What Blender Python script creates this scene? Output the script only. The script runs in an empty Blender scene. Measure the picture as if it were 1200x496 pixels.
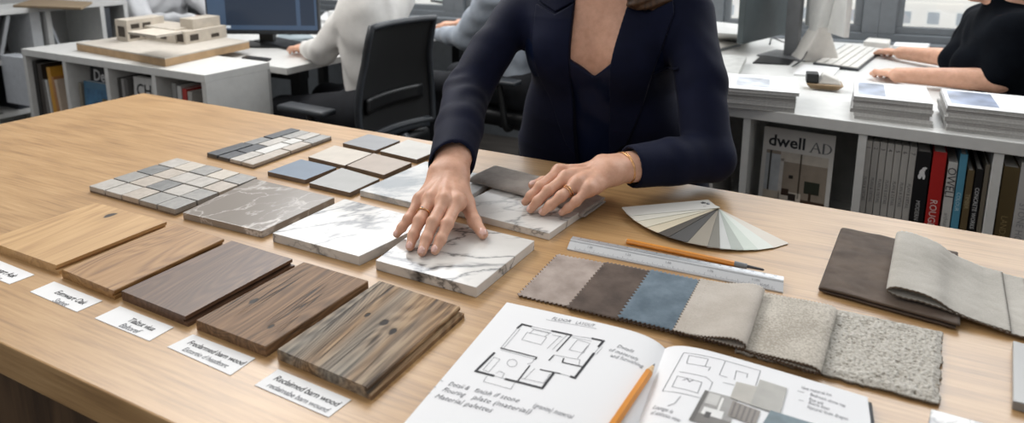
import bpy, bmesh, math, random
import numpy as np
from mathutils import Vector, Matrix, Euler
from mathutils import noise as mnoise
random.seed(7)
SC = bpy.context.scene
COL = SC.collection
R = math.radians
# ------------------------------------------------------------------ camera geometry
YH, DD, KK, CX = -65.0, 140.0, 1596.0 * 352.0, 600.0
FPX = math.sqrt(KK - DD * DD); CY = YH + DD
TZ, EYE = 0.76, 0.47
TH = math.atan2(DD, FPX); AZ = math.atan2(352.0, math.hypot(FPX, DD))
g = Vector((-math.sin(AZ), math.cos(AZ), 0))
RT = Vector((math.cos(AZ), math.sin(AZ), 0))
FW = g * math.cos(TH) + Vector((0, 0, -math.sin(TH)))
UP = RT.cross(FW)
CAM = Vector((0, 0, TZ + EYE))
def ray(x, y): return FW + RT * ((x - CX) / FPX) - UP * ((y - CY) / FPX)
def P(x, y, z=TZ):
    d = ray(x, y); return CAM + d * ((z - CAM.z) / d.z)
def PY(x, y, Y):
    d = ray(x, y); return CAM + d * ((Y - CAM.y) / d.y)
def PX(x, y, X):
    d = ray(x, y); return CAM + d * ((X - CAM.x) / d.x)

# ------------------------------------------------------------------ object helpers
def props(o, label=None, cat=None, group=None, kind=None):
    if label: o['label'] = label
    if cat: o['category'] = cat
    if group: o['group'] = group
    if kind: o['kind'] = kind
    return o
def thing(name, label, cat, loc=(0, 0, 0), rotz=0.0, group=None):
    o = bpy.data.objects.new(name, None); COL.objects.link(o)
    o.location = loc; o.rotation_euler = (0, 0, rotz); o.empty_display_size = .05
    return props(o, label, cat, group)
def link(name, me, mats, parent=None, loc=None, smooth=False):
    o = bpy.data.objects.new(name, me); COL.objects.link(o)
    for m in (mats if isinstance(mats, (list, tuple)) else [mats]): me.materials.append(m)
    if smooth:
        me.polygons.foreach_set('use_smooth', [True] * len(me.polygons)); me.update()
    if parent is not None: o.parent = parent
    if loc is not None: o.location = loc
    return o
def dup(root, loc, rotz=0, label=None, group=None):
    r = root.copy(); COL.objects.link(r); r.location = loc; r.rotation_euler = (0, 0, rotz)
    if label: r['label'] = label
    if group: r['group'] = group
    for ch in list(root.children):
        c = ch.copy(); COL.objects.link(c); c.parent = r
        for gc in ch.children:
            d = gc.copy(); COL.objects.link(d); d.parent = c
    return r
class MB:
    """collects shapes into one mesh; off = world position of the object's origin"""
    def __init__(s, off=(0, 0, 0)): s.bm = bmesh.new(); s.off = Vector(off); s.mi = 0
    def V(s, p): return s.bm.verts.new(Vector(p) - s.off)
    def F(s, vs, mi=None):
        try: f = s.bm.faces.new(vs)
        except ValueError: return None
        f.material_index = s.mi if mi is None else mi; return f
    def _bev(s, verts, bev, seg=2):
        if bev <= 0: return
        es = set()
        for v in verts: es.update(v.link_edges)
        bmesh.ops.bevel(s.bm, geom=list(es), offset=bev, segments=seg, affect='EDGES', profile=.6, clamp_overlap=True)
    def hexa(s, p, bev=0, seg=2):   # 4 bottom + 4 top points
        v = [s.V(q) for q in p]
        for f in ((3, 2, 1, 0), (4, 5, 6, 7), (0, 1, 5, 4), (1, 2, 6, 5), (2, 3, 7, 6), (3, 0, 4, 7)): s.F([v[i] for i in f])
        s._bev(v, bev, seg); return s
    def box(s, x0, y0, z0, x1, y1, z1, bev=0, seg=2):
        return s.hexa([(x0, y0, z0), (x1, y0, z0), (x1, y1, z0), (x0, y1, z0), (x0, y0, z1), (x1, y0, z1), (x1, y1, z1), (x0, y1, z1)], bev, seg)
    def prism(s, poly, z0, z1, bev=0, seg=2):
        b = [s.V((p[0], p[1], z0)) for p in poly]; t = [s.V((p[0], p[1], z1)) for p in poly]; n = len(poly)
        s.F(b[::-1]); s.F(t)
        for i in range(n): s.F([b[i], b[(i + 1) % n], t[(i + 1) % n], t[i]])
        s._bev(b + t, bev, seg); return s
    def extr(s, prof, o, u, w, ext, bev=0):   # profile (a,b) in plane u,w from o swept along ext
        o, u, w, ext = Vector(o), Vector(u), Vector(w), Vector(ext)
        a = [s.V(o + u * p[0] + w * p[1]) for p in prof]; b = [s.V(o + u * p[0] + w * p[1] + ext) for p in prof]; n = len(prof)
        s.F(a); s.F(b[::-1])
        for i in range(n): s.F([a[(i + 1) % n], a[i], b[i], b[(i + 1) % n]])
        s._bev(a + b, bev); return s
    def tube(s, pts, r, n=10, caps=True):
        pts = [Vector(p) for p in pts]; rs = r if isinstance(r, (list, tuple)) else [r] * len(pts); rings = []
        up = None
        for i, p in enumerate(pts):
            d = (pts[min(i + 1, len(pts) - 1)] - pts[max(i - 1, 0)]).normalized()
            if up is None: up = Vector((0, 0, 1)) if abs(d.z) < .9 else Vector((1, 0, 0))
            x = d.cross(up).normalized(); up = x.cross(d).normalized()
            rings.append([s.V(p + (x * math.cos(2 * math.pi * k / n) + up * math.sin(2 * math.pi * k / n)) * rs[i]) for k in range(n)])
        for a, b in zip(rings, rings[1:]):
            for k in range(n): s.F([a[k], a[(k + 1) % n], b[(k + 1) % n], b[k]])
        if caps: s.F(rings[0][::-1]); s.F(rings[-1])
        return s
    def lathe(s, c, prof, n=24):   # prof (r,z)
        c = Vector(c); rings = [[s.V(c + Vector((r * math.cos(2 * math.pi * k / n), r * math.sin(2 * math.pi * k / n), z))) for k in range(n)] for r, z in prof]
        for a, b in zip(rings, rings[1:]):
            for k in range(n): s.F([a[k], a[(k + 1) % n], b[(k + 1) % n], b[k]])
        s.F(rings[0][::-1]); s.F(rings[-1]); return s
    def grid(s, fn, nu, nv):
        v = [[s.V(fn(i / nu, j / nv)) for j in range(nv + 1)] for i in range(nu + 1)]
        for i in range(nu):
            for j in range(nv): s.F([v[i][j], v[i + 1][j], v[i + 1][j + 1], v[i][j + 1]])
        return s
    def poly(s, pts): s.F([s.V(p) for p in pts]); return s
    def build(s, name, mats, parent=None, smooth=False, at=True, norm=True):
        if norm: bmesh.ops.recalc_face_normals(s.bm, faces=s.bm.faces[:])
        me = bpy.data.meshes.new(name); s.bm.to_mesh(me); s.bm.free()
        o = link(name, me, mats, parent, smooth=smooth)
        if parent is None: o.location = s.off
        return o
def bez(p, n):   # smooth path through points (Catmull-Rom)
    p = [Vector(q) for q in p]; out = []
    for i in range(len(p) - 1):
        a, b, c, d = p[max(i - 1, 0)], p[i], p[i + 1], p[min(i + 2, len(p) - 1)]
        for k in range(n):
            t = k / n
            out.append(.5 * ((2 * b) + (c - a) * t + (2 * a - 5 * b + 4 * c - d) * t * t + (3 * b - a - 3 * c + d) * t ** 3))
    out.append(p[-1]); return out
_txt = {}
def text_mesh(body, size=1.0, shear=0.0, spacing=1.0, bold=0.0, align='LEFT'):
    cu = bpy.data.curves.new('lettering', 'FONT'); cu.body = body; cu.size = size; cu.shear = shear; cu.space_character = spacing
    cu.offset = bold; cu.align_x = align; cu.resolution_u = 2
    o = bpy.data.objects.new('lettering', cu); COL.objects.link(o)
    bpy.context.view_layer.update()
    dg = bpy.context.evaluated_depsgraph_get()
    me = bpy.data.meshes.new_from_object(o.evaluated_get(dg)); bpy.data.objects.remove(o); bpy.data.curves.remove(cu)
    me.materials.clear(); return me
def text_on(lines, mat, parent, o, u, w, name='lettering', off=(0, 0, 0), lift=None):
    """lines: (string, a, b, size, kw) laid in the plane o + u*a + w*b (u, w unit vectors), one mesh"""
    bm = bmesh.new(); o, u, w = Vector(o), Vector(u).normalized(), Vector(w).normalized(); n = u.cross(w)
    for s, a, b, size, kw in lines:
        me = text_mesh(s, size, **kw); k = len(bm.verts)
        bm.from_mesh(me); bm.verts.ensure_lookup_table()
        for v in bm.verts[k:]:
            q = o + u * (v.co.x + a) + w * (v.co.y + b)
            if lift: q = lift(q)
            v.co = q - Vector(off)
        bpy.data.meshes.remove(me)
    me = bpy.data.meshes.new(name); bm.to_mesh(me); bm.free()
    return link(name, me, mat, parent)

# ------------------------------------------------------------------ materials
def lin(c):
    c = [x / 255 for x in c]
    return tuple((x / 12.92 if x <= .04045 else ((x + .055) / 1.055) ** 2.4) for x in c) + (1,)
class NT:
    def __init__(s, name):
        s.m = bpy.data.materials.new(name); s.m.use_nodes = True; s.t = s.m.node_tree; s.b = s.t.nodes['Principled BSDF']
    def n(s, typ, out=0, p=None, **kw):
        nd = s.t.nodes.new('ShaderNode' + typ)
        for k, v in (p or {}).items(): setattr(nd, k, v)
        for k, v in kw.items():
            key = int(k[1:]) if k[0] == '_' else k.replace('__', ' ')
            s.set(nd.inputs[key], v)
        return nd.outputs[out]
    def set(s, sock, v):
        if isinstance(v, bpy.types.NodeSocket): s.t.links.new(v, sock)
        else: sock.default_value = v
    def math(s, op, a, b=0.0, clamp=False): return s.n('Math', 0, {'operation': op, 'use_clamp': clamp}, _0=a, _1=b)
    def obj(s): return s.n('TexCoord', 'Object')
    def map(s, v, sc=(1, 1, 1), rot=(0, 0, 0), loc=(0, 0, 0)): return s.n('Mapping', 0, None, Vector=v, Location=loc, Rotation=rot, Scale=sc)
    def noise(s, v, scale, detail=3, rough=.5, dist=0.0, out=0): return s.n('TexNoise', out, None, Vector=v, Scale=scale, Detail=detail, Roughness=rough, Distortion=dist)
    def ramp(s, f, stops, interp='LINEAR'):
        nd = s.t.nodes.new('ShaderNodeValToRGB'); nd.color_ramp.interpolation = interp; s.t.links.new(f, nd.inputs[0])
        e = nd.color_ramp.elements
        while len(e) < len(stops): e.new(.5)
        for i, (p_, c) in enumerate(stops):
            e[i].position = p_; e[i].color = c if len(c) == 4 else lin(c)
        return nd.outputs[0]
    def mix(s, f, a, b, mode='MIX'):
        nd = s.t.nodes.new('ShaderNodeMix'); nd.data_type = 'RGBA'; nd.blend_type = mode
        s.set(nd.inputs[0], f); s.set(nd.inputs[6], a); s.set(nd.inputs[7], b); return nd.outputs[2]
    def bump(s, h, strength=.3, dist=.001): s.t.links.new(s.n('Bump', 0, None, Height=h, Strength=strength, Distance=dist), s.b.inputs['Normal'])
    def fin(s, color=None, rough=.5, spec=None, metal=None, sheen=None, coat=None, alpha=None, sss=None, emis=None):
        I = s.b.inputs
        if color is not None: s.set(I['Base Color'], color)
        s.set(I['Roughness'], rough)
        if spec is not None: s.set(I['Specular IOR Level'], spec)
        if metal is not None: s.set(I['Metallic'], metal)
        if sheen is not None: s.set(I['Sheen Weight'], sheen); s.set(I['Sheen Roughness'], .4)
        if coat is not None: s.set(I['Coat Weight'], coat[0]); s.set(I['Coat Roughness'], coat[1])
        if sss is not None: s.set(I['Subsurface Weight'], sss); I['Subsurface Radius'].default_value = (.6, .25, .12); I['Subsurface Scale'].default_value = .006
        if emis is not None: s.set(I['Emission Color'], emis[0]); s.set(I['Emission Strength'], emis[1])
        return s.m
def plain(name, c, rough=.5, var=.06, scale=30, bump=0.0, **kw):
    """one colour with slight noise variation"""
    t = NT(name); n = t.noise(t.obj(), scale, 3)
    c1 = tuple(min(255, x * (1 + var)) for x in c); c0 = tuple(x * (1 - var) for x in c)
    if bump: t.bump(t.noise(t.obj(), scale * 12, 2), bump, .0006)
    return t.fin(t.ramp(n, [(.3, c0), (.7, c1)]), rough, **kw)
def wood(name, dark, mid, light, along='y', rough=.42, rings=38.0, S=3.0, knots=(), pore=.5, crack=0.0, grey=None, bump=.25, seed=0.0, coat=None, spec=None, broad=.5, ringw=.3, porex=170.0, bx=40.0):
    t = NT(name); ob = t.map(t.obj(), loc=(seed, seed * .7, seed * 1.3)); ax = {'x': 0, 'y': 1, 'z': 2}[along]
    sc = [5.0, 5.0, 5.0]; sc[ax] = .9
    v = t.map(ob, sc)
    n1 = t.noise(v, S, 2, .45, .15)
    ring = t.math('MULTIPLY_ADD', t.math('SINE', t.math('MULTIPLY', n1, rings)), .5); t.t.nodes[-1].inputs[2].default_value = .5
    sp = [porex] * 3; sp[ax] = porex / 24
    pn = t.noise(t.map(ob, sp), 1.0, 4, .65)
    sb = [bx] * 3; sb[ax] = bx / 16
    bn = t.noise(t.map(ob, sb), 1.0, 3, .6)
    f = t.math('ADD', t.math('MULTIPLY', ring, ringw), t.math('ADD', t.math('MULTIPLY', pn, pore), t.math('MULTIPLY', bn, broad)))
    lo = .5 * pore + .5 * broad + .5 * ringw
    c = t.ramp(f, [(lo - .27, dark), (lo, mid), (lo + .24, light)])
    h = f
    if grey:
        gs = [9.0] * 3; gs[ax] = .9
        gm = t.ramp(t.noise(t.map(ob, gs), 1.0, 3, .6), [(.46, (0, 0, 0)), (.6, (255, 255, 255))])
        c = t.mix(gm, c, t.ramp(f, [(lo - .22, grey[0]), (lo + .2, grey[1])]))
    if crack:
        cs = [34.0] * 3; cs[ax] = 1.1
        cn = t.math('ABSOLUTE', t.math('SUBTRACT', t.noise(t.map(ob, cs), 1.0, 3, .55, .3), .5))
        cm = t.ramp(cn, [(.0, (255, 255, 255)), (.005 * crack, (255, 255, 255)), (.018 * crack, (0, 0, 0))])
        gate = t.ramp(t.noise(ob, 7.0, 2), [(.45, (0, 0, 0)), (.55, (255, 255, 255))])
        cm = t.math('MULTIPLY', cm, gate)
        c = t.mix(cm, c, lin((38, 27, 20))); h = t.math('SUBTRACT', h, t.math('MULTIPLY', cm, 1.6))
    for kx, ky, kr in knots:
        q = t.n('VectorMath', 0, {'operation': 'SUBTRACT'}, _0=t.n('TexCoord', 'Object'), _1=(kx, ky, 0))
        q = t.map(q, (1, .62, 0)) if along == 'y' else t.map(q, (.62, 1, 0))
        d = t.n('VectorMath', 'Value', {'operation': 'LENGTH'}, _0=q)
        d = t.math('ADD', d, t.math('MULTIPLY', t.math('SUBTRACT', t.noise(ob, 120, 3), .5), kr * .9))
        km = t.ramp(t.math('DIVIDE', d, kr * 4), [(.0, (255, 255, 255)), (.2, (255, 255, 255)), (.30, (90, 90, 90)), (.75, (0, 0, 0))])
        c = t.mix(km, c, lin((34, 24, 18))); h = t.math('SUBTRACT', h, t.math('MULTIPLY', km, .8))
    t.bump(h, bump, .0012)
    return t.fin(c, rough, coat=coat, spec=spec)
def marble(name, base, cloud, vein, scale=6.0, width=.03, rot=.6, rough=.14, amt=1.0, second=.5, seed=0.0, aniso=.4, cl=(.45, .8), gate=.42):
    """vein network stretched along the direction rot (radians from the object's x axis)"""
    t = NT(name); r = t.map(t.obj(), rot=(0, 0, -rot)); v = t.map(r, (aniso, 1, 1), loc=(seed, seed * 1.7, seed * .4))
    c = t.mix(t.ramp(t.noise(v, scale * 1.3, 6, .62, .3), [(cl[0], (0, 0, 0)), (cl[1], (230, 230, 230))]), lin(base), lin(cloud))
    def veins(sc, w, off, g0, bend):
        q = t.map(v, loc=(off, off, off))
        nz = t.n('TexNoise', 'Color', None, Vector=q, Scale=sc * 1.2, Detail=5.0, Roughness=.6)
        q2 = t.n('VectorMath', 0, {'operation': 'MULTIPLY_ADD'}, _0=nz, _1=(bend / sc,) * 3, _2=q)
        d = t.n('TexVoronoi', 'Distance', {'feature': 'DISTANCE_TO_EDGE'}, Vector=q2, Scale=sc)
        wn = t.math('MULTIPLY', d, t.math('ADD', .45, t.noise(q, sc * 2.5, 2)))
        m = t.ramp(wn, [(0, (255, 255, 255)), (w * .5, (120, 120, 120)), (w, (26, 26, 26)), (w * 2.6, (0, 0, 0))])
        return t.math('MULTIPLY', m, t.ramp(t.noise(q, sc * .8, 2), [(g0, (0, 0, 0)), (g0 + .14, (255, 255, 255))]))
    c = t.mix(t.math('MULTIPLY', veins(scale, width, 0.0, gate, 1.4), amt), c, lin(vein))
    c = t.mix(t.math('MULTIPLY', veins(scale * 2.4, width * .8, 3.7, gate + .04, 1.2), amt * second), c, lin(vein))
    return t.fin(c, rough, spec=.5 if rough < .3 else .3)
def cloth_mat(name, c0, c1, scale=14.0, weave=900.0, rough=.85, sheen=.3, bump=.35, fleck=0.0, spec=.25):
    t = NT(name); n = t.noise(t.obj(), scale, 4, .6)
    w = t.noise(t.obj(), weave, 2)
    f = t.math('ADD', n, t.math('MULTIPLY', t.math('SUBTRACT', w, .5), fleck))
    t.bump(w, bump, .0008)
    return t.fin(t.ramp(f, [(.33, c0), (.67, c1)]), rough, sheen=sheen, spec=spec)
def skin(name, c0, c1):
    t = NT(name); n = t.noise(t.obj(), 55, 4, .6)
    fine = t.n('TexVoronoi', 'Distance', None, Vector=t.obj(), Scale=900.0)
    t.bump(t.math('ADD', fine, t.math('MULTIPLY', t.noise(t.obj(), 240, 3), 1.3)), .22, .0006)
    return t.fin(t.ramp(n, [(.3, c0), (.7, c1)]), .48, spec=.35, sss=.12)

# ------------------------------------------------------------------ signed-distance modelling
class SDF:
    def __init__(s, lo, hi, h):
        s.h = h; s.lo = np.array(lo, np.float32)
        s.n = [int(math.ceil((b - a) / h)) + 1 for a, b in zip(lo, hi)]
        s.ax = [(s.lo[i] + h * np.arange(s.n[i])).astype(np.float32) for i in range(3)]
    def full(s, v=1.0): return np.full(s.n, v, np.float32)
    def sl(s, lo, hi):
        r = []
        for i in range(3):
            a = int(max(0, math.floor((lo[i] - s.lo[i]) / s.h))); b = int(min(s.n[i], math.ceil((hi[i] - s.lo[i]) / s.h) + 1)); r.append(slice(a, max(a, b)))
        return tuple(r)
    def xyz(s, sl=None):
        sl = sl or (slice(None),) * 3
        return s.ax[0][sl[0]][:, None, None], s.ax[1][sl[1]][None, :, None], s.ax[2][sl[2]][None, None, :]
    @staticmethod
    def smin(a, b, k):
        if k <= 0: return np.minimum(a, b)
        h = np.clip(.5 + .5 * (b - a) / k, 0, 1); return b + (a - b) * h - k * h * (1 - h)
    def cone(s, f, a, b, r1, r2, k=.0, flat=None):
        """rounded cone a-b into field f; flat=(axis vector, factor) squashes it along an axis"""
        a = np.array(a, float); b = np.array(b, float); m = max(r1, r2) + k + 3 * s.h
        if flat: m = m * max(1, 1 / flat[1])
        sl = s.sl(np.minimum(a, b) - m, np.maximum(a, b) + m); X, Y, Z = s.xyz(sl)
        if 0 in (X.size, Y.size, Z.size): return
        ba = b - a; L = float(ba @ ba) + 1e-12
        t = np.clip(((X - a[0]) * ba[0] + (Y - a[1]) * ba[1] + (Z - a[2]) * ba[2]) / L, 0, 1)
        dx, dy, dz = X - a[0] - t * ba[0], Y - a[1] - t * ba[1], Z - a[2] - t * ba[2]
        q = dx * dx + dy * dy + dz * dz
        if flat:
            n, fa = np.array(flat[0], float), flat[1]; w = dx * n[0] + dy * n[1] + dz * n[2]
            q = q + w * w * (1 / fa ** 2 - 1)
        d = np.sqrt(q) - (r1 + (r2 - r1) * t)
        f[sl] = s.smin(f[sl], d.astype(np.float32), k)
    def chain(s, f, pts, rs, k=.0, flat=None):
        for i in range(len(pts) - 1): s.cone(f, pts[i], pts[i + 1], rs[i], rs[i + 1], k, flat)
    def ell(s, f, c, r, k=.0, rot=None, sub=False):
        m = max(r) + k + 3 * s.h; c = np.array(c, float); sl = s.sl(c - m, c + m); X, Y, Z = s.xyz(sl)
        if 0 in (X.size, Y.size, Z.size): return
        X, Y, Z = X - c[0], Y - c[1], Z - c[2]
        if rot is not None:
            Mx = np.array(rot, float); X, Y, Z = (Mx[0][0] * X + Mx[1][0] * Y + Mx[2][0] * Z, Mx[0][1] * X + Mx[1][1] * Y + Mx[2][1] * Z, Mx[0][2] * X + Mx[1][2] * Y + Mx[2][2] * Z)
        k0 = np.sqrt((X / r[0]) ** 2 + (Y / r[1]) ** 2 + (Z / r[2]) ** 2) + 1e-6
        d = (k0 - 1) * min(r) if sub else k0 * (k0 - 1) / (np.sqrt((X / r[0] ** 2) ** 2 + (Y / r[1] ** 2) ** 2 + (Z / r[2] ** 2) ** 2) + 1e-6)
        if sub: f[sl] = -s.smin(-f[sl], d.astype(np.float32), k)
        else: f[sl] = s.smin(f[sl], d.astype(np.float32), k)
    def mesh(s, f):
        """surface nets: returns verts (N,3), quads"""
        ins = f < 0; n = f.shape
        def cr(o): return ins[o[0]:n[0] - 1 + o[0], o[1]:n[1] - 1 + o[1], o[2]:n[2] - 1 + o[2]]
        offs = [(i, j, k) for i in (0, 1) for j in (0, 1) for k in (0, 1)]
        cnt = sum(cr(o).astype(np.int8) for o in offs)
        cells = np.argwhere((cnt > 0) & (cnt < 8)); N = len(cells)
        idx = np.full((n[0] - 1, n[1] - 1, n[2] - 1), -1, np.int32); idx[tuple(cells.T)] = np.arange(N)
        acc = np.zeros((N, 3)); c = np.zeros(N)
        for a in offs:
            for ax in range(3):
                if a[ax]: continue
                b = list(a); b[ax] = 1
                fa = f[cells[:, 0] + a[0], cells[:, 1] + a[1], cells[:, 2] + a[2]]; fb = f[cells[:, 0] + b[0], cells[:, 1] + b[1], cells[:, 2] + b[2]]
                m = (fa < 0) != (fb < 0); t = np.where(m, fa / np.where(m, fa - fb, 1), 0)
                p = np.tile(np.array(a, float), (N, 1)); p[:, ax] = t
                acc[m] += p[m]; c += m
        V = s.lo + s.h * (cells + acc / c[:, None])
        Q = []
        for ax in range(3):
            u, w = (ax + 1) % 3, (ax + 2) % 3
            sa = [slice(None)] * 3; sb = [slice(None)] * 3; sa[ax] = slice(0, -1); sb[ax] = slice(1, None)
            A, B = ins[tuple(sa)], ins[tuple(sb)]
            for flip, M in ((False, A & ~B), (True, ~A & B)):
                e = np.argwhere(M); e = e[(e[:, u] > 0) & (e[:, w] > 0) & (e[:, u] < n[u] - 1) & (e[:, w] < n[w] - 1)]
                if not len(e): continue
                def ci(du, dw):
                    q = e.copy(); q[:, u] -= du; q[:, w] -= dw; return idx[q[:, 0], q[:, 1], q[:, 2]]
                quad = np.stack([ci(1, 1), ci(0, 1), ci(0, 0), ci(1, 0)], 1)
                Q.append(quad[:, ::-1] if flip else quad)
        Q = np.concatenate(Q) if Q else np.zeros((0, 4), int)
        return V, Q[(Q >= 0).all(1)]
def mesh_from(name, pieces, off, smooth_it=1):
    """pieces: list of (V, Q) joined to one mesh"""
    Vs, Qs, k = [], [], 0
    for V, Q in pieces:
        V = V.copy()
        for _ in range(smooth_it):   # light Laplacian smoothing
            e = np.concatenate([Q[:, [0, 1]], Q[:, [1, 2]], Q[:, [2, 3]], Q[:, [3, 0]]]); s_ = np.zeros_like(V); c = np.zeros(len(V))
            for a_, b_ in ((0, 1), (1, 0)):
                for d_ in range(3): s_[:, d_] += np.bincount(e[:, a_], V[e[:, b_], d_], len(V))
                c += np.bincount(e[:, a_], minlength=len(V))
            V = .5 * V + .5 * s_ / np.maximum(c, 1)[:, None]
        Vs.append(V); Qs.append(Q + k); k += len(V)
    V = np.concatenate(Vs) - np.array(off); Q = np.concatenate(Qs)
    me = bpy.data.meshes.new(name); me.vertices.add(len(V)); me.vertices.foreach_set('co', V.astype(np.float32).ravel())
    me.loops.add(len(Q) * 4); me.loops.foreach_set('vertex_index', Q.astype(np.int32).ravel())
    me.polygons.add(len(Q)); me.polygons.foreach_set('loop_start', np.arange(0, len(Q) * 4, 4, dtype=np.int32))
    me.update(calc_edges=True); me.validate(); return me
# ------------------------------------------------------------------ common materials
M = {}
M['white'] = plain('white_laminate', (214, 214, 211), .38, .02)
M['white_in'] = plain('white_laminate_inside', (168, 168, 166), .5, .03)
M['frame'] = plain('grey_window_frame', (112, 117, 121), .45, .03)
M['wall'] = plain('painted_wall', (200, 200, 197), .8, .02)
M['black'] = plain('black_plastic', (18, 19, 21), .45, .1)
M['dkgrey'] = plain('dark_grey_plastic', (44, 48, 53), .45, .08)
M['grey'] = plain('grey_plastic', (120, 124, 128), .45, .05)
M['metal'] = plain('brushed_metal', (150, 152, 155), .35, .05, metal=.8)
M['paper'] = plain('paper', (230, 230, 230), .6, .01)
M['ink'] = plain('dark_ink', (42, 42, 46), .7, .0)
M['softink'] = plain('grey_ink', (112, 113, 118), .7, .0)
M['gold'] = plain('gold', (226, 178, 128), .25, .02, metal=1.0)
M['offwhite'] = plain('offwhite_paper', (212, 209, 203), .6, .03)

# ------------------------------------------------------------------ setting
t = NT('floor_finish'); fv = t.map(t.obj(), (1.2, 8, 1))
t.fin(t.ramp(t.noise(fv, 3, 4, .6), [(.3, (46, 43, 40)), (.7, (74, 69, 64))]), .4)
props(MB().box(-5.3, -2.5, -.1, 3.6, 3.75, 0).build('floor', t.m), kind='structure')
props(MB().box(-5.3, -2.5, 0, -5.2, 3.75, 2.8).build('wall_left', M['wall']), kind='structure')
WY = 3.55
b = MB(); b.box(-5.2, WY, 0, 3.6, WY + .2, .77); b.box(-5.2, WY, 2.55, 3.6, WY + .2, 2.8)
props(b.build('wall_back', M['frame']), kind='structure')
props(MB().box(-5.2, WY - .1, .725, 3.6, WY, .765, .004).build('trim_1', M['frame']), kind='structure')
t = NT('window_glass'); tr = t.n('BsdfTransparent'); gl = t.n('BsdfGlossy', Roughness=.02)
mx = t.t.nodes.new('ShaderNodeMixShader'); mx.inputs[0].default_value = .06
t.t.links.new(tr, mx.inputs[1]); t.t.links.new(gl, mx.inputs[2]); t.t.links.new(mx.outputs[0], t.t.nodes['Material Output'].inputs[0])
M['glass'] = t.m
for n_, k in enumerate(range(-5, 4)):
    x0, x1 = -.40 + .8 * k, .25 + .8 * k
    b = MB((x0, WY, 0)); z0, z1 = .80, 2.5
    for (a0, c0, a1, c1) in ((x0 - .075, .765, x1 + .075, z0), (x0 - .075, z1, x1 + .075, 2.55), (x0 - .075, z0, x0 - .004, z1), (x1 + .004, z0, x1 + .075, z1)):
        b.box(a0, WY - .02, c0, a1, WY + .12, c1, .003)
    for (a0, c0, a1, c1) in ((x0 - .004, z0, x1 + .004, z0 + .035), (x0 - .004, z1 - .035, x1 + .004, z1), (x0 - .004, z0 + .035, x0 + .03, z1 - .035), (x1 - .03, z0 + .035, x1 + .004, z1 - .035)):
        b.box(a0, WY + .01, c0, a1, WY + .07, c1, .003)
    w = props(b.build('window_%d' % (n_ + 1), M['frame']), kind='structure')
    gb = MB((x0, WY, 0)); gb.box(x0 + .028, WY + .035, z0 + .033, x1 - .028, WY + .041, z1 - .033); gb.build('pane', M['glass'], w)

# building across the street
t = NT('sunlit_facade_glow'); M['facade'] = t.fin(lin((226, 224, 216)), .9, emis=(lin((238, 238, 234)), .75))  # emission stands in for sunlight on the pale wall
t = NT('far_window_glow'); M['facade_win'] = t.fin(lin((150, 160, 168)), .4, emis=(lin((196, 204, 210)), .6))  # glow added so the otherwise unlit panes look daylit
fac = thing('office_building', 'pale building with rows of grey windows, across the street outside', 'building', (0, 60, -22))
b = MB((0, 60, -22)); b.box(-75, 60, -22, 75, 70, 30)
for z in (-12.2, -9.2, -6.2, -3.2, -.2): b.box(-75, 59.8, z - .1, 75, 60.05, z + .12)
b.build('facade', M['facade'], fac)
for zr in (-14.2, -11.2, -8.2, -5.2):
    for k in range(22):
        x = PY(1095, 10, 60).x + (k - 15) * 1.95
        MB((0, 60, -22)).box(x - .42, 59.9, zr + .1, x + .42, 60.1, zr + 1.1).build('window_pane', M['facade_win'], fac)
props(MB((0, 30, -22.2)).box(-75, 5, -22.5, 75, 70, -22).build('street_ground', plain('asphalt', (120, 120, 120), .9)), kind='structure')

# ------------------------------------------------------------------ table
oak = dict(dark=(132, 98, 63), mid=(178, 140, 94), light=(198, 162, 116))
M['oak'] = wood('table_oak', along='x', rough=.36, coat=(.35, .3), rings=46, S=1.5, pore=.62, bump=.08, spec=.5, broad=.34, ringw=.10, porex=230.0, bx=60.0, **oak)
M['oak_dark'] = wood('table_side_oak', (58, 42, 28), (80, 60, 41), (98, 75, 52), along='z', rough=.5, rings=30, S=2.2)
tab = thing('sample_table', 'long light oak worktable covered with material samples', 'table', (-.3, .8, 0))
TB = [(-1.932, .353), (1.3, .353), (1.3, 1.179), (-1.913, 1.28)]
MB(tab.location).prism(TB, TZ - .046, TZ, .002).build('tabletop', M['oak'], tab)
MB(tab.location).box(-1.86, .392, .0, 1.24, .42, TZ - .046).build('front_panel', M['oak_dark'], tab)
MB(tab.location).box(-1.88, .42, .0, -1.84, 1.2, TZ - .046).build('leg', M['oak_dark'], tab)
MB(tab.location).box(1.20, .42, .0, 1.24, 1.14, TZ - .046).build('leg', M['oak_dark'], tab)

# ------------------------------------------------------------------ wood samples
def quad(px, z): return [P(x, y, z) for x, y in px]
WT = .0135
def plank(px, m, label, kind):
    q = quad(px, TZ + WT); fl, fr, br, bl = q
    if px[0][0] < 0: fl = fr + (bl - br)
    u = (fr - fl); w = u.length; u = u.normalized(); ext = ((bl - fl) + (br - fr)) / 2
    T = WT; o = (fl.x, fl.y, TZ); b = MB((*((fl + fr) / 2).xy, TZ))
    if kind == 'tongue': pr = [(0, .0), (w + .004, 0), (w + .004, .0048), (w - .004, .0048), (w - .004, .0085), (w, .0085), (w, T), (0.001, T), (0, T - .001)]
    elif kind == 'round': pr = [(.002, 0), (w + .0, 0), (w + .0, .004), (w - .004, .005), (w - .004, .008), (w, .009), (w, T - .001), (w - .001, T), (.004, T), (.001, T - .002), (-.001, T - .006), (0, .003)]
    elif kind == 'lip': pr = [(0, 0), (w + .006, 0), (w + .006, .0055), (w - .003, .006), (w - .003, .0075), (w, .0085), (w, T - .0015), (w - .0015, T), (.0015, T), (0, T - .0015)]
    else: pr = [(0, 0), (w, 0), (w, T - .001), (w - .001, T), (.001, T), (0, T - .001)]
    b.extr(pr, o, u, (0, 0, 1), ext)
    ob = b.build('wood_sample', m, None); return props(ob, label, 'wood sample', 'flooring samples along the front of the table')
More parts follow.
